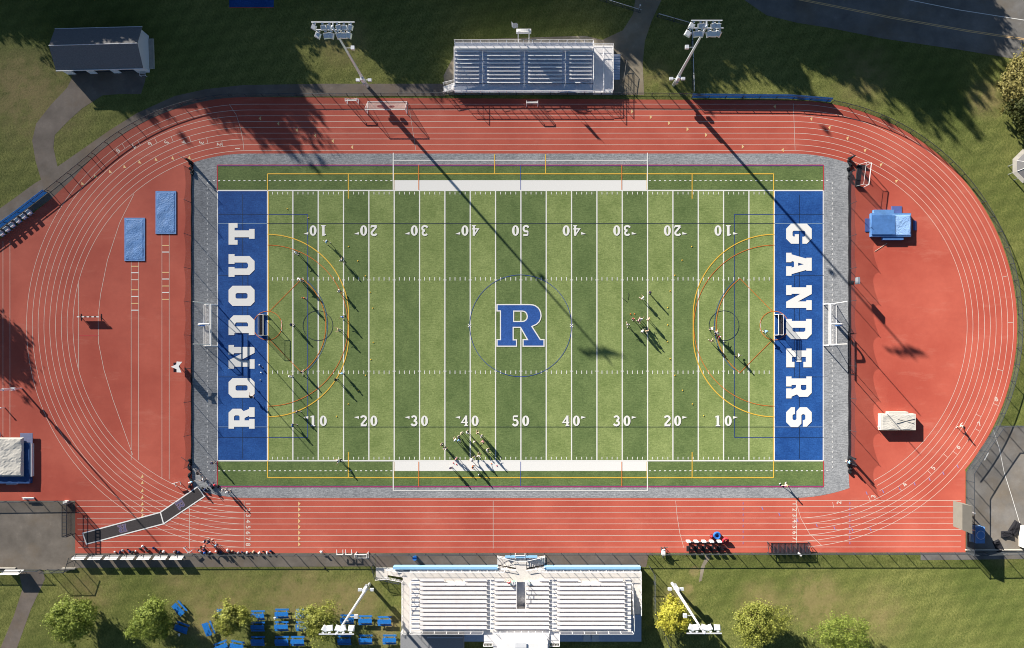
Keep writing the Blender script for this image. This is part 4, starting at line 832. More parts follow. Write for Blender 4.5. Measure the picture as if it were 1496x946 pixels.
e = empty('banner', W(24, 832), 'wide white banner on the fence beside the footpath', 'banner'); part(MB().add([(-1.7, .14, .4), (1.7, .14, .4), (1.5, -.36, 1.75), (-1.9, -.36, 1.75), (-1.7, .10, .38), (1.7, .10, .38), (1.5, -.40, 1.73), (-1.9, -.40, 1.73)], [(0, 1, 2, 3), (7, 6, 5, 4), (0, 4, 5, 1), (3, 2, 6, 7), (0, 3, 7, 4), (1, 5, 6, 2)]), 'banner_sheet', M['white'], e)
for x in (-1.2, 1.2): part(MB().tube((x, -.5, 0), (x, -.1, 1.4), .04), 'support_post', M['steel'], e)
e = empty('bench', W(44, 727), 'short white bench above the asphalt pad fence', 'bench'); part(MB().box(-1, 1, -.2, .2, .4, .47), 'seat', M['white'], e)
for q in (-.8, .8): part(MB().box(q-.05, q+.05, -.18, .18, 0, .4), 'leg', M['steel'], e)
part(MB().box(-1, 1, .16, .2, .55, .75), 'backrest', M['white'], e)
e = empty('white_box', W(98.5, 733), 'small white box on the upper corner of the asphalt pad', 'box'); part(MB().box(-.35, .35, -.28, .28, 0, .6), 'box_body', M['white'], e); part(MB().box(-.38, .38, -.31, .31, .6, .68), 'lid', M['white'], e)
o = MB().pbox(90, 109, 829.6, 831.4, 0, .35).build('kerb_block', M['concrete']); tag(o, 'pale concrete kerb at the lower right corner of the asphalt pad', 'kerb')
o = MB().pbox(-40, 22, 829.2, 830.8, 0, .3).build('kerb_block', M['concrete']); tag(o, 'pale concrete kerb on the lower left side of the asphalt pad', 'kerb')
o = MB().pbox(1411, 1600, 802.5, 804, 0, .25).build('kerb_block', M['concrete']); tag(o, 'long pale kerb below the cracked grey pad at the right', 'kerb')
# overturned hurdles and frames
def hurdle(x, y, rz, lb, sc=1.0, grp='white hurdles and frames'):
    e = empty('hurdle', W(x, y), lb, 'hurdle', grp, rz); part(MB().box(-.55*sc, .55*sc, -.04, .04, .75, .95), 'board', M['white'], e)
    for q in (-.5*sc, .5*sc): part(MB().box(q-.03, q+.03, -.03, .03, 0, .75).box(q-.03, q+.03, -.7, .03, 0, .06), 'leg', M['white'], e)
    return e
hurdle(259, 704, R(15), 'white hurdle standing at the foot of the left ball-stop net'); hurdle(275, 801, R(-50), 'white hurdle tipped at the fence beside the white banners', 1.1); hurdle(282, 803, R(40), 'white hurdle crossing the tipped one beside the white banners', .8)
def uframe(x, y, lb):
    e = empty('goal_frame', W(x, y), lb, 'frame', 'upturned white frames'); part(MB().box(-.6, .6, -.06, .06, .9, 1.02), 'base_bar', M['white'], e)
    for q in (-.55, .55): part(MB().box(q-.05, q+.05, -.06, .85, .88, 1.0), 'side_arm', M['white'], e); part(MB().box(q-.03, q+.03, 0, .06, 0, .9), 'leg', M['steel'], e)
uframe(498.5, 807.5, 'left one of two white frames leaning by the lower fence'); uframe(511, 807.5, 'right one of two white frames, next to the small white goal')
e = empty('folding_chair', W(470.5, 805), 'small white folding chair at the lower fence', 'chair'); part(MB().box(-.22, .22, -.2, .2, .42, .46), 'seat', M['white'], e); part(MB().box(-.22, .22, .18, .22, .46, .9), 'backrest', M['white'], e)
for a, b in ((-.2, -.18), (.2, -.18), (-.2, .18), (.2, .18)): part(MB().box(a-.02, a+.02, b-.02, b+.02, 0, .42), 'leg', M['steel'], e)
e = empty('trash_barrel', W(607, 813), 'blue rubbish barrel on the walkway before the grandstand', 'barrel'); part(MB().tube((0, 0, 0), (0, 0, 1), .33, .38, n=14), 'barrel', M['bluep'], e); part(MB().tube((0, 0, 1), (0, 0, 1.06), .4, n=14), 'rim', M['bluep'], e)
# line-marking cart
e = empty('marking_cart', W(968, 805), 'white wheeled cart with handlebars at the lower fence', 'cart'); part(MB().box(-.3, .3, -.5, .5, .45, .95), 'tank', M['white'], e); part(MB().path([(-.3, .5, .9), (-.3, .95, 1.2), (.7, 1.0, 1.2)], .04), 'handlebar', M['dark'], e)
for (x, y) in ((0, -.75), (-.3, .5), (.3, .5)):
    w = part(MB().path([(x+.0, y+.34*math.cos(R(t)), .34+.34*math.sin(R(t))) for t in range(0, 361, 30)], .05), 'wheel', M['dark'], e); part(MB().path([(x, y-.3, .34), (x, y+.3, .34)], .02).path([(x, y, .04), (x, y, .64)], .02), 'spokes', M['steel'], w)
# tackling sled and rings
e = empty('tackling_sled', W(1031, 800), 'long black five-pad tackling sled at the lower fence', 'sled'); o = e.location
g = MB(); a = W(1005.5, 806)-o; b = W(1064, 806)-o
for y in (-.2, 1.0): g.bar((a.x, y, .12), (b.x, y, .12), .14, .12)
for k in range(5):
    x = W(1006.5+11.3*k, 0).x-o.x; g.bar((x, -.9, .1), (x, 1.4, .1), .12, .1); g.bar((x, 1.0, .15), (x, 1.4, 1.15), .1, .1); g.bar((x, -.6, .15), (x, 1.2, .9), .06, .06)
part(g, 'frame', M['dark'], e)
for k in range(5):
    x = W(1006.5+11.3*k, 0, 1.5).x-o.x; part(MB().box(x-.32, x+.32, 1.35, 1.6, .5, 1.62), 'pad', M['glassb'] if False else M['siding'], e); part(MB().box(x-.22, x+.22, -.45, .5, .5, .75), 'rear_pad', M['black'], e)
def ring(x, y, r0, r1, m, lb, tilt, z):
    e = empty('tackling_ring', (W(x, y).x, W(x, y).y, 0), lb, 'ring', 'foam tackling rings', 0); g = MB(); K = 24; T = Matrix.Translation((0, 0, z)) @ Matrix.Rotation(tilt, 4, 'X'); J = 8; vs = []
    for i in range(K):
        for j in range(J): t = 2*math.pi*i/K; u = 2*math.pi*j/J; rr = (r0+r1)/2+(r1-r0)/2*math.cos(u); vs.append(T @ Vector((rr*math.cos(t), rr*math.sin(t), .24*math.sin(u)))) 
    g.add(vs, [(i*J+j, ((i+1) % K)*J+j, ((i+1) % K)*J+(j+1) % J, i*J+(j+1) % J) for i in range(K) for j in range(J)]); part(g, 'foam_tube', m, e, smooth=True)
    g = MB(); n2 = 10
    for s_ in (-1, 1):
        vs = [T @ Vector(((r0+.06)*math.cos(2*math.pi*i/n2), (r0+.06)*math.sin(2*math.pi*i/n2), s_*.15)) for i in range(n2)]; vs2 = [T @ Vector((.28*math.cos(2*math.pi*i/n2), .28*math.sin(2*math.pi*i/n2), s_*.15)) for i in range(n2)]
        g.add(vs+vs2, [(i, (i+1) % n2, n2+(i+1) % n2, n2+i) for i in range(n2)])
    part(g, 'side_cover', m, e)
ring(1047, 781.5, .38, .72, M['bluep'], 'blue foam ring lying beside the sled', R(6), .26); ring(1059, 788.5, .32, .62, M['red'], 'dark red foam ring leaning next to the blue one', R(25), .45)
e = empty('tackling_dummy', W(1039.5, 783), 'red padded dummy left of the blue ring', 'dummy'); part(MB().tube((0, 0, 0), (-.25, .2, 1.1), .26, .22, n=12), 'body', M['red'], e, smooth=True); part(MB().tube((0, 0, 0), (0, 0, .08), .34, n=12), 'foot', M['black'], e)
# mesh-covered hurdle trolley
e = empty('covered_trolley', W(1154, 805), 'long rack under dark see-through mesh at the lower straight', 'rack'); o = e.location; zt_ = .9; a = W(1123, 808, zt_)-o; b = W(1183, 793, zt_)-o
g = MB()
for x in (a.x, b.x):
    for y in (a.y, b.y): g.tube((x, y, 0), (x, y, zt_+.3), .05)
    g.tube((x, a.y, zt_), (x, b.y, zt_), .045); g.tube((x, a.y, zt_+.3), (x, b.y, .1), .04)
for y in (a.y, b.y): g.tube((a.x, y, zt_), (b.x, y, zt_), .05)
part(g, 'frame', M['dark'], e); c = MB()
for i in range(18):
    x0 = a.x+.4+(b.x-a.x-.6)*i/18; x1 = a.x+.4+(b.x-a.x-.6)*(i+1)/18; z_ = zt_-.02-.07*(i % 2); z2_ = zt_-.02-.07*((i+1) % 2); c.add([(x0, a.y, z_), (x1, a.y, z2_), (x1, b.y, z2_), (x0, b.y, z_)], [(0, 1, 2, 3)])
part(c, 'mesh_cover', M['redmesh'], e); part(MB().bar(W(1166, 807, 1)-o, W(1171, 812, 1)-o, .3, .05), 'white_flap', M['white'], e)
for i in range(6): x = a.x+.8+1.15*i; part(MB().box(x-.05, x+.05, a.y+.2, b.y-.2, .3, .75), 'stacked_hurdle', M['dark'], e)
# scoreboard and tank
e = empty('scoreboard', W(1416, 770), 'tall tan-backed scoreboard panel at the end of the lanes', 'scoreboard'); o = e.location
z_ = 4.6; q = MB(); P4 = [W(1406, 736, z_), W(1420.5, 739, z_), W(1420.5, 780, z_), W(1406, 774, z_)]
vs = [Vector((p.x, p.y, z))-o for z in (2.0, z_) for p in P4]; q.add(vs, [(3, 2, 1, 0), (4, 5, 6, 7), (0, 1, 5, 4), (1, 2, 6, 5), (2, 3, 7, 6), (3, 0, 4, 7)]) 
part(q, 'panel', M['tan'], e)
for y in (745, 770): part(MB().tube(W(1412, y)-o, W(1412, y)-o+Vector((0, 0, 2.4)), .12), 'post', M['steel'], e)
e = empty('water_tank', W(1424, 778), 'pale blue square tank with round lid behind the scoreboard panel', 'tank'); part(MB().box(-1.0, .85, -1.55, 1.4, 0, .2), 'pallet', M['white'], e); part(MB().box(-.75, .85, -1.5, 1.4, .2, 1.5), 'tank_body', M['bluev'], e)
part(MB().tube((.05, 0, 1.5), (.05, 0, 1.62), .72, n=24), 'lid', M['bluev'], e); part(MB().path([(.05+.74*math.cos(R(t)), .74*math.sin(R(t)), 1.6) for t in range(0, 361, 20)], .05), 'rim', M['siding'], e)
e = empty('cream_shed', W(1499, 782), 'cream container box cut by the right frame edge', 'container'); part(MB().box(-1.35, 2.5, -1.9, 1.9, 0, 2.3), 'wall', M['cream'], e); part(MB().box(-1.42, 2.6, -1.97, 1.97, 2.3, 2.4), 'roof', M['siding'], e)
for k, (x, y, s_, lb) in enumerate(((1470, 780, 1.0, 'dark low heap of gear on the bare strip by the pad'), (1482, 771, 1.3, 'dark tarp bundle left of the cream container'), (1458, 797, 1.1, 'dark flat bundle lying against the pale kerb'))):
    o = rip_sheet(MB(), -s_, s_, -.6*s_, .6*s_, .3, .25, 10, seed=k+30, tuck=.3).build('gear_heap', M['black']); place(o, W(x, y), k); tag(o, lb, 'gear')
# corner pavilion
e = empty('gazebo', (W(1505, 242, 3).x, W(1505, 242, 3).y, 0), 'corner of a pale octagonal gazebo roof at the right frame edge', 'gazebo'); g = MB(); rg = MB(); rad = 3.2; hz = 2.8
A = [Vector((rad*math.cos(R(22.5+45*k)), rad*math.sin(R(22.5+45*k)), hz)) for k in range(8)]; B = [v*.78+Vector((0, 0, hz*.22+.15)) for v in A]
for k in range(8): rg.add([A[k], A[(k+1) % 8], B[(k+1) % 8], B[k]], [(0, 1, 2, 3)]); g.add([B[k], B[(k+1) % 8], (0, 0, 4.4)], [(0, 1, 2)]); part(MB().tube((A[k].x*.6, A[k].y*.6, 0), (A[k].x*.6, A[k].y*.6, hz), .07), 'post', M['steel'], e)
part(rg, 'eave', M['concrete'], e); part(g, 'roof', M['shingle'], e); g = MB()
for k in range(8): g.tube(B[k], (0, 0, 4.42), .05)
part(g, 'roof_ridge', M['white'], e)
# small signs and details
e = empty('yard_light', W(934, 11), 'tiny white bollard lamp where the path passes the shaded fence', 'lamp'); part(MB().tube((0, 0, 0), (0, 0, .9), .07), 'post', M['steel'], e); part(MB().sphere((0, 0, 1), .16, .16, .14), 'lamp_head', M['white'], e)
# ------------------------------------------------------------------ picnic tables
TB = [(261.5, 889, 48), (265, 917, 20), (304, 918.5, 68), (324, 899, 85), (376.4, 899, 0), (376.4, 915.5, 0), (376.4, 936.5, 0), (411.5, 896.5, 0), (411, 915, 0), (411.5, 936.5, 0), (442, 896.5, 0), (442, 915, 0), (434.5, 936.5, 0),
      (507, 905, 0), (533.6, 906.3, 0), (561.7, 907.5, 0), (503, 935.5, 0), (534, 934.5, 0), (569, 934.5, 0), (323, 944.5, -20), (346, 943.5, 10)]
LB = ['tilted blue picnic table at the left, nearest the fence', 'blue picnic table with white litter in the tree shade', 'steeply turned blue picnic table left of the yellowish tree', 'blue picnic table half hidden under the yellowish tree', 'top blue table of the leftmost straight column', 'middle blue table of the leftmost straight column', 'bottom blue table of the leftmost straight column',
      'top blue table in the column left of the round tree', 'middle blue table in the column left of the round tree', 'bottom blue table in the column left of the round tree', 'blue table with its right end under the round tree, upper row', 'blue table almost hidden by the round tree', 'blue table end to end with its neighbour below the round tree',
      'shaded blue table with white object directly under the light pole', 'upper blue table between the light pole and the rightmost table', 'rightmost blue table of the upper row, near the grandstand', 'shaded blue table directly below the light pole lamps', 'lower blue table between the light pole and the rightmost table', 'rightmost blue table of the lower row, near the grandstand',
      'blue table cut by the bottom frame edge, left of the pair', 'blue table cut by the bottom frame edge, right of the pair']
tops = [mat('table_blue_%d' % k, c, .5, 5, .18, bump=.004, bscale=8) for k, c in enumerate(((.018, .17, .52), (.02, .19, .58), (.015, .13, .42)))]
proto = None
for k, ((x, y, a), lb) in enumerate(zip(TB, LB)):
    if proto is None:
        proto = e = empty('picnic_table', (0, 0, 0), lb, 'picnic table', 'blue picnic tables on the lawn')
        t = MB()
        for j in range(5): t.box(-1.22, 1.22, -.38+.153*j, -.38+.153*j+.145, .72, .76)
        part(t, 'tabletop', tops[0], e)
        for s_ in (-1, 1): part(MB().box(-1.22, 1.22, s_*.72-.15, s_*.72+.15, .42, .46), 'bench', tops[0], e)
        for q in (-.85, .85): part(MB().bar((q, -.35, .72), (q, -.7, 0), .08, .08).bar((q, .35, .72), (q, .7, 0), .08, .08).bar((q, -.85, .38), (q, .85, .38), .06, .08), 'leg_frame', M['bluep'], e)
    else:
        e = copy_tree(proto); e['label'] = lb
    place(e, W(x, y, .6), -R(a)); e.location.z = 0
for (x, y, lb) in ((262, 926, 'white litter bag on the shaded blue table'), (508.5, 906, 'white cooler on the blue table under the light pole'), (402, 902, 'pale bag on the upper blue table left of the round tree')):
    o = MB().sphere((0, 0, .12), .26, .2, .16, 8).box(-.1, .1, -.35, -.1, .02, .12).build('bag', M['white'], smooth=True); p = W(x, y, .77); o.location = (p.x, p.y, .77); tag(o, lb, 'bag')

# ------------------------------------------------------------------ people
def skin(name, pts, edges, rad, m, sub=1):
    me = bpy.data.meshes.new(name); me.from_pydata(pts, edges, []); o = bpy.data.objects.new(name, me); COL.objects.link(o)
    o.modifiers.new('s', 'SKIN'); 
    for i, r in enumerate(rad): me.skin_vertices[0].data[i].radius = (r, r) if not isinstance(r, tuple) else r
    me.skin_vertices[0].data[0].use_root = True
    sb = o.modifiers.new('u', 'SUBSURF'); sb.levels = sub; sb.render_levels = sub
    dg = bpy.context.evaluated_depsgraph_get(); out = bpy.data.meshes.new_from_object(o.evaluated_get(dg)); out.name = name
    bpy.data.objects.remove(o); out.materials.clear(); out.materials.append(m)
    for p in out.polygons: p.use_smooth = True
    return out
def joints(H, lean, legs, arms, crouch=0):                  # angles in degrees, facing +x
    u = H/1.75; hz = (.92-crouch)*u; J = {}
    J['pel'] = Vector((0, 0, hz)); d = Vector((math.sin(R(lean)), 0, math.cos(R(lean)))); J['chest'] = J['pel']+d*.36*u; J['neck'] = J['pel']+d*.55*u; J['head'] = J['neck']+Vector((d.x*.6, 0, d.z))*.12*u; J['top'] = J['head']+Vector((.01, 0, .13*u))
    for s_, k in ((1, 0), (-1, 1)):
        th, kn = legs[k]; hip = J['pel']+Vector((0, s_*.10*u, -.03)); L1 = .43*u; L2 = .42*u
        knee = hip+Vector((math.sin(R(th)), s_*.08, -math.cos(R(th))))*L1; ank = knee+Vector((math.sin(R(th-kn)), 0, -math.cos(R(th-kn))))*L2
        J['hip%d' % k], J['knee%d' % k], J['ank%d' % k] = hip, knee, ank; J['toe%d' % k] = ank+Vector((.17*u, s_*.02, -.05))
        sa, el, out_ = arms[k]; sh = J['neck']+Vector((0, s_*.19*u, -.05)); v = Vector((math.sin(R(sa))*math.cos(R(out_)), s_*math.sin(R(out_)), -math.cos(R(sa))*math.cos(R(out_)))); elb = sh+v*.29*u
        v2 = Vector((math.sin(R(sa+el))*math.cos(R(out_)), s_*math.sin(R(out_))*.6, -math.cos(R(sa+el))*math.cos(R(out_)))).normalized(); J['sh%d' % k], J['el%d' % k], J['wr%d' % k] = sh, elb, elb+v2*.26*u
        J['hand%d' % k] = J['wr%d' % k]+v2*.07*u; J['hv%d' % k] = v2
    low = min(J['toe0'].z, J['toe1'].z)-.025
    for k in J:
        if not k.startswith('hv'): J[k] = J[k]-Vector((0, 0, low))
    return J, u
SKIN = [mat('skin_%d' % i, c, .6) for i, c in enumerate(((.50, .30, .21), (.30, .16, .10), (.60, .40, .30)))]
HAIR = {k: mat('hair_'+k, c, .7) for k, c in {'brown': (.08, .045, .025), 'black': (.015, .012, .012), 'blond': (.45, .33, .16), 'white': (.78, .78, .80), 'navy': (.02, .04, .15)}.items()}
CLO = {k: mat('cloth_'+k, c, .9) for k, c in {'white': (.78, .78, .78), 'blue': (.04, .16, .55), 'light blue': (.25, .55, .85), 'black': (.015, .015, .02), 'navy': (.02, .035, .12), 'grey': (.32, .33, .36), 'red': (.6, .05, .08), 'orange': (.75, .22, .06), 'tan': (.62, .50, .36), 'pink': (.72, .35, .40)}.items()}
def person_proto(H, lean, legs, arms, crouch=0):
    J, u = joints(H, lean, legs, arms, crouch); keys = ['pel', 'chest', 'neck', 'head', 'top']+[a+str(k) for k in (0, 1) for a in ('hip', 'knee', 'ank', 'toe', 'sh', 'el', 'wr', 'hand')]
    ix = {k: i for i, k in enumerate(keys)}; rr = {'pel': .125, 'chest': (.14, .12), 'neck': .06, 'head': .095, 'top': .075, 'hip': .095, 'knee': .06, 'ank': .04, 'toe': .035, 'sh': .065, 'el': .043, 'wr': .03, 'hand': .035}
    ed = [('pel', 'chest'), ('chest', 'neck'), ('neck', 'head'), ('head', 'top')]
    for k in '01': ed += [('pel', 'hip'+k), ('hip'+k, 'knee'+k), ('knee'+k, 'ank'+k), ('ank'+k, 'toe'+k), ('chest', 'sh'+k), ('sh'+k, 'el'+k), ('el'+k, 'wr'+k), ('wr'+k, 'hand'+k)]
    sc = lambda r: tuple(x*u for x in r) if isinstance(r, tuple) else r*u
    body = skin('body', [J[k] for k in keys], [(ix[a], ix[b]) for a, b in ed], [sc(rr[k.rstrip('01')]) for k in keys], SKIN[0])
    # fingers, thumb, nose, ears and eyes joined into the body
    b = MB(); b.v = [tuple(v.co) for v in body.vertices]; b.f = [tuple(p.vertices) for p in body.polygons]; b.m = [0]*len(b.f)
    for k in '01':
        h = J['hand'+k]; v = J['hv'+k]; side = v.cross(Vector((1, 0, 0)) if abs(v.x) < .8 else Vector((0, 0, 1))).normalized(); nrm = v.cross(side)
        for j, ln in enumerate((.062, .072, .068, .052)):
            p0 = h+side*(-.027+.018*j)+v*.02; p1 = p0+v*ln*.6; p2 = p1+(v*.7+nrm*.7)*ln*.5; b.tube(p0, p1, .009, n=5); b.tube(p1, p2, .009, .006, n=5)
        b.tube(h-side*.025-v*.01, h-side*.06+v*.03+nrm*.01, .011, .008, n=5)
    hd = J['head']+Vector((0, 0, .055*u)); b.tube(hd+Vector((.085*u, 0, .012)), hd+Vector((.118*u, 0, -.022)), .009, .016, n=5)
    for s_ in (-1, 1): b.sphere(hd+Vector((0, s_*.098*u, -.01)), .018, .01, .028, 6); b.sphere(hd+Vector((.088*u, s_*.033, .01)), .009, .012, .008, 6)
    b.box(hd.x+.08*u, hd.x+.098*u, -.025, .025, hd.z-.055, hd.z-.045)
    me = b.build('body', SKIN[0], smooth=True)
    sk = ['pel', 'chest', 'neck', 'sh0', 'sh1', 'el0', 'el1']; si = {k: i for i, k in enumerate(sk)}; JJ = dict(J)
    for k in '01': JJ['el'+k] = J['sh'+k].lerp(J['el'+k], .75)
    JJ['neck'] = J['chest'].lerp(J['neck'], .8)
    sm = skin('shirt', [JJ[k] for k in sk], [(si[a], si[b_]) for a, b_ in (('pel', 'chest'), ('chest', 'neck'), ('chest', 'sh0'), ('chest', 'sh1'), ('sh0', 'el0'), ('sh1', 'el1'))], [.15*u, .16*u, .09*u, .095*u, .095*u, .062*u, .062*u], CLO['white'])
    hk = ['pel', 'hip0', 'hip1', 'k0', 'k1']; hj = {'pel': J['pel']-Vector((0, 0, .01)), 'hip0': J['hip0'], 'hip1': J['hip1'], 'k0': J['hip0'].lerp(J['knee0'], .72), 'k1': J['hip1'].lerp(J['knee1'], .72)}
    pm = skin('shorts', [hj[k] for k in hk], [(0, 1), (0, 2), (1, 3), (2, 4)], [.145*u, .115*u, .115*u, .09*u, .09*u], CLO['black'])
    hm = MB().sphere(hd+Vector((-.02*u, 0, .005)), .112*u, .108*u, .115*u, 12, top=True).sphere(hd+Vector((-.045*u, 0, -.02)), .085*u, .1*u, .1*u, 10)
    root = bpy.data.objects.new('person', None); COL.objects.link(root); me.parent = root
    for nm, mm_ in (('shirt', sm), ('shorts', pm)): o = bpy.data.objects.new(nm, mm_); COL.objects.link(o); o.parent = root
    ho = hm.build('hair', HAIR['brown'], smooth=True); ho.parent = root
    for k in '01':
        so = MB().box(J['ank'+k].x-.07, J['toe'+k].x+.05, J['ank'+k].y-.045, J['ank'+k].y+.045, J['toe'+k].z-.03, J['toe'+k].z+.03).build('shoe', CLO['white']); so.parent = root
    for o in [me, ho]+[c for c in root.children if c.name.split('.')[0] in ('shirt', 'shorts')]: o.material_slots[0].link = 'OBJECT'
    return root
POSES = [person_proto(1.72, 3, ((4, 4), (-3, 3)), ((6, 18, 10), (-4, 20, 12))), person_proto(1.68, 6, ((28, 8), (-22, 22)), ((-28, 35, 12), (30, 40, 12))), person_proto(1.70, 14, ((48, 50), (-30, 55)), ((-45, 70, 14), (45, 80, 14))),
         person_proto(1.70, 28, ((32, 45), (20, 45)), ((45, 35, 28), (40, 40, 28)), .06), person_proto(1.74, 2, ((6, 4), (-6, 6)), ((20, 75, 8), (60, 60, 30)))]
used = set()
def person(x, y, pose, face, shirt, shorts, hair, label, group, sk=0, sc=1.0):
    if pose not in used: r = POSES[pose]; used.add(pose)
    else: r = copy_tree(POSES[pose])
    tag(r, label, 'person', group); place(r, (*W(x, y)[:2], .06 if 318 < x < 1203 else .035), R(face)); r.scale = (sc, sc, sc)
    sc_ = sc*1.06; r.scale = (sc_, sc_, sc_)
    for c in r.children:
        n = c.name.split('.')[0]; mm_ = {'body': SKIN[sk], 'shirt': CLO[shirt], 'shorts': CLO[shorts], 'hair': HAIR[hair]}.get(n)
        if mm_: c.material_slots[0].link = 'OBJECT'; c.material_slots[0].material = mm_
    return r
G1 = 'players in the left half of the field'
PL = [(436, 370.5, 4, 200, 'white', 'navy', 'white', 'player in white between the yellow arc and the orange arc, upper left'), (479, 353.5, 2, 330, 'light blue', 'black', 'white', 'player in light blue below the upper left 10 numeral'), (501, 381.5, 1, 120, 'white', 'black', 'brown', 'player in white on the white 15-yard line, upper left'),
      (438.5, 407.5, 3, 300, 'white', 'grey', 'blond', 'crouching player in white on the upper hash row near the orange corner'), (442.5, 410, 0, 20, 'white', 'black', 'white', 'standing player in white beside the crouching one at the orange corner'), (498.5, 426, 2, 150, 'white', 'black', 'brown', 'running player in white where the yellow and orange arcs meet, upper left'),
      (446.5, 436, 0, 90, 'orange', 'black', 'brown', 'player in orange above the left dark circle'), (502.5, 463, 1, 240, 'blue', 'navy', 'white', 'player in blue on the 15-yard line at mid height, left'), (428.5, 474.5, 0, 0, 'navy', 'black', 'black', 'player in navy on the 5-yard line before the left cage goal'),
      (497.5, 482, 4, 180, 'tan', 'white', 'blond', 'player in tan with raised arm just inside the yellow arc, left'), (427, 549.5, 0, 45, 'white', 'white', 'white', 'all-white player on the 5-yard line by the lower hash row'), (443, 543.5, 1, 60, 'black', 'white', 'brown', 'player in black on the lower hash row near the orange corner'),
      (501.5, 545, 0, 270, 'light blue', 'light blue', 'white', 'player in pale blue on the 15-yard line at the lower hash row'), (493, 554, 0, 180, 'black', 'black', 'black', 'player all in black below the lower hash row'), (436, 600.5, 2, 340, 'grey', 'black', 'brown', 'runner in grey just above the lower left 10 numeral'), (430, 620, 1, 350, 'blue', 'black', 'blond', 'player in blue left of the lower left 10 numeral'),
      (498.5, 671, 3, 200, 'white', 'black', 'black', 'crouching player in white at the lower sideline, left half')]
for p in PL: person(*p[:8], G1, sk=hash(p[7]) % 2 if False else (int(p[0]) % 3))
G2 = 'huddle of players at the lower 40-yard line'
zz = [(645.5, 648, 'tan', 'player in tan at the left end of the lower group'), (650.5, 654, 'white', 'player in white one step below the tan player at the left end'), (666, 641.5, 'white', 'leftmost of the three white players below the 40 numeral'), (670.5, 637.5, 'grey', 'player in grey directly below the digit 4 of the lower left 40'), (671.5, 641, 'light blue', 'player in pale blue squeezed behind the grey one'),
      (674.5, 631.5, 'tan', 'player in tan nearest the lower left 40 numeral'), (683, 630.5, 'white', 'player in white touching the 40-yard line'), (698.5, 631.5, 'tan', 'upper right player in tan of the lower group'), (704, 636, 'white', 'player in white just below the upper right tan player'), (706, 643, 'pink', 'player in pink right of the 40-yard line'),
      (693.5, 643.5, 'tan', 'player in tan right next to the 40-yard line'), (712, 656.5, 'white', 'rightmost player in white of the lower group'), (699.5, 665, 'white', 'player in white near the sideline right of the 40-yard line'), (667.5, 668.5, 'pink', 'player in pink just above the white sideline band'), (690.5, 669.5, 'white', 'player in white on the sideline beside the 40-yard line'),
      (659.5, 681.5, 'navy', 'player in navy standing on the white band, left'), (691, 680, 'orange', 'player in orange standing on the white band, right')]
for k, (x, y, c, l) in enumerate(zz): person(x, y, (0, 4, 1, 0, 2)[k % 5], (k*67) % 360, c, ('black', 'navy', 'white')[k % 3], ('brown', 'blond', 'white', 'brown')[k % 4], l, G2, k % 3)
G3 = 'cluster of players near the right 25-yard line'
zz = [(948, 427.5, 'navy', 'player in navy on the upper part of the right 25-yard line'), (937.5, 436, 'white', 'player in white and grey left of the upper navy player'), (924.5, 466, 'red', 'player in red of the right cluster'), (931.5, 467.5, 'pink', 'player in pink beside the red player'), (934.5, 467, 'white', 'player in white next to the pink player'), (946.5, 466, 'tan', 'player in tan on the right 25-yard line'),
      (916, 474, 'white', 'leftmost player in white of the right cluster'), (937, 483.5, 'white', 'lower left player in white in the middle of the right cluster'), (943.5, 484, 'tan', 'lower right player in tan next to the right 25-yard line')]
for k, (x, y, c, l) in enumerate(zz): person(x, y, (0, 1, 0, 4, 2, 0, 1)[k % 7], (k*97+40) % 360, c, ('black', 'white', 'navy')[k % 3], ('brown', 'white', 'blond')[k % 3], l, G3, (k+1) % 3)
G4 = 'players before the right cage goal'
for k, (x, y, ps, c, l) in enumerate(((1037, 480, 4, 'white', 'player in white left of the right dark circle'), (1038.5, 497.5, 2, 'tan', 'player in tan inside the right orange arc'), (1049, 491.5, 1, 'red', 'player in red at the lower left of the right dark circle'), (1044, 487, 3, 'white', 'crouching player in white between the red player and the arc'), (1077, 519, 2, 'white', 'running player in white below the right dark circle'), (1115, 483, 3, 'light blue', 'padded goalkeeper in pale blue before the right cage goal'))):
    person(x, y, ps, (k*130+10) % 360, c, ('black', 'navy')[k % 2], ('white', 'brown')[k % 2], l, G4, k % 3)
G5 = 'people around the track and border'
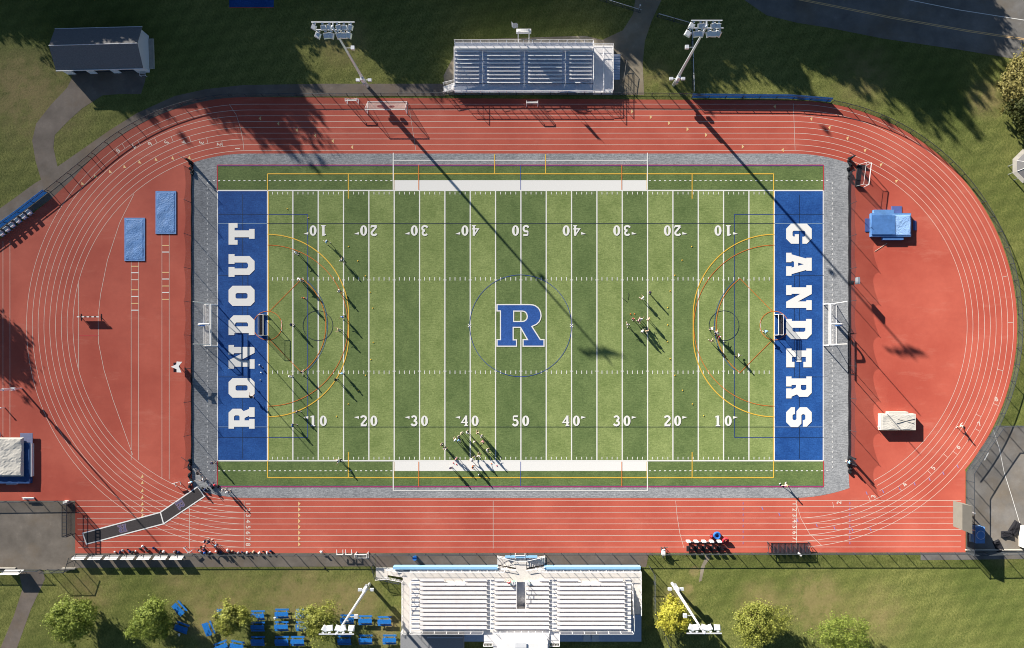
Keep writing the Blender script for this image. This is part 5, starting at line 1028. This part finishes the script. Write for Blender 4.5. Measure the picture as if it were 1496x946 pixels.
for (x, y, ps, f, c, sh, hr, l) in ((1400, 621, 2, 210, 'white', 'tan', 'brown', 'runner in white in lane six of the right bend'), (1145, 706.5, 1, 20, 'tan', 'white', 'blond', 'person in tan on the grey border below the S of GANDERS'), (1235.5, 673, 0, 0, 'light blue', 'navy', 'brown', 'person in pale blue at the lower end of the right net'),
    (283, 702.5, 0, 270, 'white', 'light blue', 'white', 'person in white and pale blue beside the gathered net at the mat corner'), (302, 700.5, 3, 140, 'white', 'black', 'black', 'crouching person in white on the grey border, lower left'), (291.5, 690.5, 3, 30, 'black', 'black', 'black', 'crouching person in black on the grey border, lower left'), (314, 675, 0, 60, 'navy', 'black', 'black', 'person in navy at the lower corner of the RONDOUT end zone'),
    (369.5, 580, 3, 70, 'black', 'black', 'black', 'person in black bending over beside the first O of RONDOUT'), (329.5, 714, 0, 10, 'white', 'grey', 'brown', 'left one of two people in white near the lower left turf corner'), (336.5, 716.5, 0, 40, 'white', 'navy', 'white', 'right one of two people in white near the lower left turf corner'),
    (304, 787, 4, 0, 'navy', 'black', 'white', 'left person of the navy pair standing in the lower lanes'), (309.5, 789, 4, 180, 'navy', 'black', 'brown', 'right person of the navy pair standing in the lower lanes'), (319, 794, 1, 310, 'light blue', 'navy', 'brown', 'person in pale blue walking behind the navy pair'), (297, 797, 3, 0, 'black', 'black', 'brown', 'person in black bending over bags in the outer lane'),
    (744, 851, 3, 100, 'red', 'white', 'brown', 'person in red sitting low on the grandstand beside the tunnel')):
    r = person(x, y, ps, f, c, sh, hr, l, G5, int(x) % 3)
    if 'grandstand' in l: w = W(x, 851, 2.2); r.location = (w.x, w.y, 1.55)
# sticks, balls, cones, bags
for k, (x, y, a, l) in enumerate(((917.5, 433, 80, 'thin stick lying upright by the right 30-yard line'), (911.5, 437, -40, 'short dark stick lying on the right 30-yard line'))):
    o = MB().tube((-.5, 0, .06), (.5, 0, .06), .025).tube((.5, 0, .06), (.62, .08, .06), .04).build('hockey_stick', M['dark']); place(o, (*W(x, y)[:2], .05), R(a)); tag(o, l, 'stick')
cone = None
for k, (x, y, c, l) in enumerate(((921, 458.5, 'oline', 'left orange cone above the red player'), (927, 458.5, 'oline', 'right orange cone above the red player'), (662.5, 676, 'rline', 'red cone on the white band left of the navy player'), (667, 678, 'rline', 'red cone on the white band right of the navy player'), (718, 677, 'oline', 'orange cone on the white band below the rightmost white player'), (726, 680, 'rline', 'red cone at the right end of the player group on the band'),
                                  (420, 288+17, 'yline', 'yellow cone near the upper left five-yard line'), (450.5, 318, 'yline', 'yellow cone on the blue corner line, upper left'), (509.5, 360, 'yline', 'yellow cone right of the 15-yard line, upper left'), (523, 381, 'yline', 'yellow cone right of the upper player in white'), (534, 403, 'yline', 'yellow cone above the hash row near the left 20-yard line'), (541, 427, 'yline', 'yellow cone on the left 20-yard line below the hash row'),
                                  (545, 450, 'yline', 'yellow cone right of the left 20-yard line, upper'), (545.5, 500, 'yline', 'pale cone right of the left 20-yard line, middle'), (542, 525, 'yline', 'yellow cone right of the left 20-yard line, lower'), (534.5, 548, 'yline', 'yellow cone just under the lower hash row'), (523.5, 570, 'yline', 'yellow cone above the lower left 20 numeral'), (509, 590, 'yline', 'yellow cone left of the lower left 20 numeral'), (492, 608, 'yline', 'yellow cone right of the lower left 10 numeral'),
                                  (1010.5, 360, 'yline', 'yellow cone inside the right arc, upper'), (996.5, 380, 'yline', 'yellow cone left of the right yellow arc, upper'), (986, 402, 'yline', 'yellow cone at the upper hash row, right half'), (979, 425, 'yline', 'yellow cone below the upper hash row, right half'), (975.5, 449, 'yline', 'yellow cone level with the centre circle top, right half'), (975.5, 474.5, 'yline', 'yellow cone right of the right cluster of players'), (975, 499, 'yline', 'yellow cone below the right cluster of players'),
                                  (979, 524, 'yline', 'yellow cone above the lower hash row, right half'), (986, 548, 'yline', 'yellow cone below the lower hash row, right half'), (997, 570, 'yline', 'yellow cone left of the lower yellow arc'), (1011.5, 590, 'yline', 'yellow cone above the lower right 20 arrow'), (1028, 607, 'yline', 'yellow cone left of the lower right 10 numeral'))):
    if cone is None: cone = o = MB().tube((0, 0, .01), (0, 0, .03), .12, .11, n=10).tube((0, 0, .03), (0, 0, .12), .09, .03, n=10).build('training_cone', M[c]); 
    else: o = cone.copy(); COL.objects.link(o)
    o.material_slots[0].link = 'OBJECT'; o.material_slots[0].material = M[c]; o.location = (*W(x, y)[:2], .05); tag(o, l, 'cone', 'small cones on the turf')
bags = []
for (w, h, z, c) in ((.5, .32, .35, 'black'), (.7, .3, .3, 'navy'), (.4, .3, .4, 'white')):
    m_ = MB().sphere((0, 0, z*.55), w*.5, h*.55, z*.55, 10).box(-w*.38, w*.38, h*.35, h*.52, z*.15, z*.6).tube((-w*.2, 0, z), (w*.2, 0, z+.06), .02); bags.append(m_)
bp = [m_.build('bag', CLO['black'], smooth=True) for m_ in bags]; first = [True]*3
BG = [(168.5, 805.5, 'white'), (176, 806, 'navy'), (180.5, 803, 'grey'), (187, 802, 'black'), (190, 805, 'navy'), (195.5, 805.5, 'black'), (199, 804.5, 'white'), (206, 801, 'black'), (209.5, 797, 'white'), (213, 802.5, 'grey'), (217, 804, 'black'), (225.5, 799.5, 'navy'), (228.5, 801.5, 'navy'), (235, 804.5, 'black'), (240, 805, 'white'), (255, 805.5, 'grey'), (258.5, 805, 'black'), (262, 805.5, 'navy'),
      (290.5, 803, 'black'), (293, 805, 'grey'), (299, 802, 'navy'), (302.5, 805, 'black'), (306.5, 806, 'white'), (300, 806.5, 'blue'), (316, 805, 'white'), (319, 806.5, 'black'), (323.5, 805.5, 'navy'), (326.5, 806.5, 'black'), (333, 803.5, 'white'), (336, 805, 'black'), (340, 804, 'tan'), (345, 807, 'black'), (349, 806.5, 'grey'), (354, 806, 'navy'), (358, 807, 'black'), (362, 806.5, 'white'), (367, 806.5, 'black'), (370.5, 805.5, 'tan'), (379.5, 807, 'white'), (385, 805, 'black'), (391, 807, 'white'), (396, 804, 'navy'), (398.5, 806.5, 'black'),
      (297, 713, 'black'), (300.5, 714.5, 'navy'), (304, 712.5, 'black'), (303, 716, 'black'), (306.5, 707.5, 'white'), (309, 709.5, 'grey'), (312, 712, 'black'), (314.5, 708, 'red'), (295, 716, 'navy'), (319, 710, 'black'), (379.6, 533, 'white'), (383.5, 536, 'grey'), (382, 544, 'white'), (386, 541, 'navy'), (380.5, 555, 'white'), (377.5, 571, 'navy'), (699.5, 693, 'white'), (475, 829.5, 'black'), (1139, 706, 'white')]
where = lambda x, y: ('below the row of white banners' if x < 272 and y > 790 else 'by the tipped hurdles' if x < 312 and y > 790 else 'along the lower fence near the lane numbers' if x < 400 and y > 790 else 'on the grey border at the mat corner' if x < 330 else 'in the RONDOUT end zone by the goal line' if x < 392 else 'on the turf below the white band' if x < 710 and x > 600 else 'beside the lower field edge')
cnt = {}
for k, (x, y, c) in enumerate(BG): cnt.setdefault((c, where(x, y)), []).append(k)
ordw = ['first', 'second', 'third', 'fourth', 'fifth', 'sixth', 'seventh', 'eighth', 'ninth', 'tenth', 'eleventh', 'twelfth']
for (c, wh), ks in cnt.items():
    for j, k in enumerate(sorted(ks, key=lambda q: BG[q][0])):
        x, y, _ = BG[k]; t = k % 3
        if first[t]: o = bp[t]; first[t] = False
        else: o = bp[t].copy(); COL.objects.link(o)
        o.material_slots[0].link = 'OBJECT'; o.material_slots[0].material = CLO[c]; place(o, (*W(x, y)[:2], .04), k*1.3); s_ = .75+.25*((k*7) % 3)
        if (376 < x < 390 and y < 600) or x > 600: s_ *= .55
        o.scale = (s_, s_, s_)
        lb = ('%s bag %s' % (c, wh)) if len(ks) == 1 else ('%s bag %s, %s from left' % (c, wh, ordw[j])); tag(o, lb, 'bag', 'bags left along the fence and border')

# ------------------------------------------------------------------ trees
def leafmat(name, c1, c2):
    m, nt, b = newmat(name); P = nt.nodes.new('ShaderNodeTexCoord').outputs['Object']
    c = ramp2(nt, noise(nt, P, 1.6, 4, .7), c1, c2, .38, .62); nt.links.new(c, b.inputs['Base Color']); b.inputs['Roughness'].default_value = .6; b.inputs['Specular IOR Level'].default_value = .25
    t = nt.nodes.new('ShaderNodeBsdfTranslucent'); nt.links.new(c, t.inputs[0]); mx = nt.nodes.new('ShaderNodeMixShader'); mx.inputs[0].default_value = .3
    nt.links.new(b.outputs[0], mx.inputs[1]); nt.links.new(t.outputs[0], mx.inputs[2]); nt.links.new(mx.outputs[0], nt.nodes['Material Output'].inputs[0]); return m
LF = {'green': leafmat('maple_leaves', (.10, .15, .022), (.30, .36, .075)), 'yellow': leafmat('yellow_leaves', (.36, .36, .04), (.62, .58, .10)), 'olive': leafmat('olive_leaves', (.13, .155, .025), (.38, .40, .09)), 'dark': leafmat('dark_leaves', (.035, .05, .012), (.08, .09, .025)), 'willow': leafmat('willow_leaves', (.14, .13, .035), (.30, .27, .10))}
def crown_mesh(r, z0, z1, nclump, per, leaf, seed, open_=.0):
    q = np.random.default_rng(seed); cz = (z0+z1)/2; hz = (z1-z0)/2
    d = q.normal(size=(nclump, 3)); d /= np.linalg.norm(d, axis=1)[:, None]; rad = q.uniform(.35, 1, nclump)**.45
    lob = 1+.16*np.sin(3*np.arctan2(d[:, 1], d[:, 0])+seed)+.10*np.sin(7*np.arctan2(d[:, 1], d[:, 0])+2*seed)+.13*q.normal(size=nclump)
    c = d*rad[:, None]*lob[:, None]*np.array([r, r, hz])*.9+np.array([0, 0, cz]); n = nclump*per
    cr = q.uniform(.55, 1.5, nclump)*r*.10
    off = q.normal(size=(n, 3))*np.repeat(cr, per)[:, None]; off[:, 2] *= .7; p = np.repeat(c, per, axis=0)+off
    out = np.repeat(d, per, axis=0)+q.normal(size=(n, 3))*.7; out[:, 2] += .35; out /= np.linalg.norm(out, axis=1)[:, None]
    a = np.cross(out, q.normal(size=(n, 3))); a /= np.linalg.norm(a, axis=1)[:, None]; b = np.cross(out, a); s = (leaf*q.uniform(.6, 1.4, n))[:, None]
    v = np.stack([p-a*s*.5, p+b*s*.32, p+a*s*.5, p-b*s*.32], axis=1).reshape(-1, 3)
    me = bpy.data.meshes.new('crown'); me.vertices.add(4*n); me.vertices.foreach_set('co', v.ravel()); me.loops.add(4*n); me.loops.foreach_set('vertex_index', np.arange(4*n)); me.polygons.add(n); me.polygons.foreach_set('loop_start', np.arange(0, 4*n, 4)); me.update(); return me
def trunk_mesh(h, r, z1, seed):
    q = random.Random(seed); g = MB().tube((0, 0, 0), (.1, 0, h), r, r*.6, n=8)
    for k in range(7):
        a = 2*math.pi*k/7+q.uniform(-.3, .3); L = q.uniform(.5, .9); z = h*q.uniform(.6, 1); p = Vector((0, 0, z)); m_ = p+Vector((math.cos(a)*L*1.4, math.sin(a)*L*1.4, (z1-z)*.35)); e_ = m_+Vector((math.cos(a+.3)*L, math.sin(a+.3)*L, (z1-z)*.35))
        g.tube(p, m_, r*.4, r*.22, n=5); g.tube(m_, e_, r*.22, r*.06, n=5)
    return g
def tree(base, r, z0, z1, leaf, label, group, seed, nclump=150, per=85, ls=.34, name='maple_tree'):
    e = empty(name, base, label, 'tree', group); nclump = int(nclump*(.62+.11*(seed*5 % 7))); me = crown_mesh(r, z0, z1, nclump, per, ls, seed); me.materials.append(LF[leaf]); o = bpy.data.objects.new('crown', me); COL.objects.link(o); o.parent = e; o.scale = (1+.12*math.sin(seed*2.3), 1-.14*math.sin(seed*2.3), 1); o.rotation_euler.z = seed*1.1
    part(trunk_mesh(z0+1.2, .18 if r < 6 else .32, z1, seed), 'trunk', M['bark'], e); return e
GT = 'maples along the lower lawn'
for k, (x, y, rp, lf, lb) in enumerate(((104, 905, 35, 'green', 'round green tree at the far left beside the footpath'), (219, 908, 33, 'green', 'round green tree left of the tilted blue tables'), (339, 905, 26, 'olive', 'yellowish thin-crowned tree over the left blue tables'), (464, 907, 33, 'olive', 'round tree beside the light pole over the blue tables'),
                                        (985, 901, 26, 'yellow', 'bright yellow tree at the right end of the grandstand'), (1110, 911, 38, 'olive', 'large yellow-green tree on the open lawn'), (1237, 928, 42, 'green', 'green tree cut by the bottom edge on the open lawn'))):
    r_ = rp/S*.9; z1 = 1.6+r_*1.35; c = W(x, y, z1*.6); tree((c.x, c.y, 0), r_, 1.0, z1, lf, lb, GT, 11+k, ls=.27)
# shrubs and dark conifer at the right edge
c = W(1500, 118, 3); tree((c.x, c.y, 0), 4.5, .5, 5, 'willow', 'pale feathery tree at the right frame edge below the road', 'trees at the right frame edge', 40, ls=.4, name='willow_tree', nclump=260)
c = W(1508, 163, 3); tree((c.x, c.y, 0), 4.0, .5, 6, 'dark', 'dark green tree at the right frame edge above the gazebo', 'trees at the right frame edge', 41, ls=.36, name='dark_tree')
# trees beyond the upper edge: only their shadows reach the picture
BT = [empty('tall_tree', (0, 0, 0), '', 'tree', 'tall trees beyond the upper edge') for _ in range(4)]
for k, e in enumerate(BT):
    me = crown_mesh(1.0*4.6, 2.0, 14.5, 420, 30, .62, 60+k); me.materials.append(LF['dark']); o = bpy.data.objects.new('crown', me); COL.objects.link(o); o.parent = e; part(trunk_mesh(4.5, .3, 13, k), 'trunk', M['bark'], e)
KP = 23.5
def shade_tree(tx, ty, H, sc, k, ymax=-34, label=None):    # tree whose shadow ends at pixel tx, ty
    L = H*.96*KP; bx, by = tx-KX*L, ty+KY*L
    e = BT[k % 4] if k < 4 else copy_tree(BT[k % 4]); place(e, W(bx, by), k*1.7); e.scale = (sc, sc, H/14.5)
    if label is None:
        L_ = e.location; label = 'tall tree off the upper edge casting shade %s' % ''
    e['label'] = label; return e
TIPS = [ # tipx, tipy, height, width
 (95, 62, 12, 1.0), (40, 45, 9, .9), (5, 48, 8, .9), (-35, 60, 8, .9), (20, 10, 8, 1), (185, 150, 14, .9), (215, 160, 15, .9), (160, 110, 12, .8), (240, 150, 16, 1.0), (270, 130, 15, 1), (205, 80, 10, 1.1), (255, 70, 10, 1.1), (300, 130, 15, 1), (330, 165, 16, .8), (375, 190, 18, .8),
 (437, 222, 19, .8), (415, 205, 17, .8), (462, 188, 16, .7), (395, 150, 16, 1), (350, 110, 14, 1.1), (300, 75, 11, 1.1), (420, 110, 13, .9), (370, 60, 10, 1.1), (455, 128, 14, .7), (430, 55, 10, 1.1), (480, 50, 8, 1.1), (520, 45, 8, 1.1), (575, 75, 10, 1.0), (610, 112, 13, .9), (645, 120, 14, .9), (560, 40, 8, 1.1), (610, 60, 9, 1.1), (650, 60, 9, 1.1),
 (640, 85, 11, .9), (690, 60, 9, 1.1), (735, 55, 9, 1.1), (780, 58, 9, 1.1), (825, 55, 9, 1.1), (700, 70, 9, .9), (860, 48, 9, 1.0), (900, 42, 8, .8), (940, 80, 12, .9), (965, 60, 10, 1.0), (990, 105, 14, .9), (1030, 128, 15, 1), (1060, 118, 14, 1), (1010, 70, 11, 1.1), (1060, 70, 11, 1.1), (930, 45, 9, 1.0),
 (1105, 95, 13, 1), (1110, 55, 9, 1.1), (1160, 60, 10, 1.1), (1185, 145, 18, .7), (1140, 110, 14, .8), (1150, 70, 11, 1.1), (1230, 70, 10, 1.1), (1270, 130, 17, .8), (1240, 105, 14, .9), (1200, 92, 13, 1), (1290, 100, 14, 1), (1330, 120, 16, 1), (1370, 172, 20, .9), (1415, 175, 20, .8), (1440, 140, 18, .9), (1340, 150, 18, .9), (1390, 110, 15, 1),
 (1300, 62, 10, 1.1), (1350, 80, 12, 1.1), (1400, 90, 13, 1), (1290, 25, 8, 1.1), (1340, 35, 8, 1.1), (1380, 55, 10, 1.1), (1220, 25, 8, 1.1), (1160, 20, 8, 1.1), (1100, 15, 7, 1.1), (1460, 100, 15, .7), (1470, 60, 11, .8), (1400, 30, 8, 1),
 (445, 20, 7, 1.1), (520, 15, 7, 1.1), (600, 15, 7, 1.1), (680, 20, 7, 1.1), (760, 20, 7, 1.1), (840, 15, 7, 1.1), (250, 20, 7, 1.1), (330, 20, 7, 1.1), (1000, 20, 7, 1.1), (180, 15, 7, 1.1), (300, 45, 9, 1.1), (390, 95, 12, 1.1), (225, 115, 13, 1.1), (280, 100, 12, 1.1)]
for k, (tx, ty, H, sc) in enumerate(TIPS): shade_tree(tx, ty, H, sc, k)
for k, e in enumerate([o for o in bpy.data.objects if o.name.split('.')[0] == 'tall_tree']): e['label'] = 'tall leafy tree of the belt beyond the upper frame edge, seen only by its shadow'
e = copy_tree(BT[0]); place(e, W(44-KX*11*KP, 560+KY*11*KP)); e.scale = (.95, .95, 11/14.5); e['label'] = 'tall tree beyond the left frame edge shading the triple jump runway'; e['group'] = 'tree beyond the left edge'
e2 = copy_tree(BT[1]); place(e2, W(14-KX*9*KP, 540+KY*9*KP)); e2.scale = (1, 1, 9/14.5); e2['label'] = 'lower tree beyond the left frame edge, next to the tall one'; e2['group'] = 'tree beyond the left edge'

# ------------------------------------------------------------------ camera, light
cam = bpy.data.cameras.new('camera'); co = bpy.data.objects.new('camera', cam); COL.objects.link(co); SC.camera = co; co.location = (0, 0, CH); co.rotation_euler = (0, 0, 0)
cam.sensor_width = 36; cam.lens = CH*36/(1496/S); cam.shift_x = -(NX-748)/1496; cam.shift_y = (NY-473)/1496; cam.clip_end = 3000; cam.clip_start = 1
EL = 19.0; AZ = math.atan2(-KX, -KY)
sun = bpy.data.lights.new('sun', 'SUN'); sun.energy = 5; sun.angle = R(.53); sun.color = (1, .92, .80); so = bpy.data.objects.new('sun', sun); COL.objects.link(so)
so.rotation_euler = Vector((KX*math.cos(R(EL)), KY*math.cos(R(EL)), -math.sin(R(EL)))).to_track_quat('-Z', 'Y').to_euler()
wd = bpy.data.worlds.new('World'); SC.world = wd; wd.use_nodes = True; nt = wd.node_tree; sk = nt.nodes.new('ShaderNodeTexSky'); sk.sky_type = 'NISHITA'; sk.sun_disc = False; sk.sun_elevation = R(EL); sk.sun_rotation = AZ % (2*math.pi); sk.air_density = 1.0; sk.dust_density = .3; sk.ozone_density = 2.2
bg = nt.nodes['Background']; bg.inputs[1].default_value = SKYS; nt.links.new(sk.outputs[0], bg.inputs[0])
SC.view_settings.view_transform = 'Standard'; SC.view_settings.look = 'None'; SC.view_settings.exposure = EXPO; SC.view_settings.gamma = 1
SC.cycles.filter_width = 1.0; SC.cycles.max_bounces = 5; SC.cycles.transparent_max_bounces = 24; SC.cycles.use_denoising = True
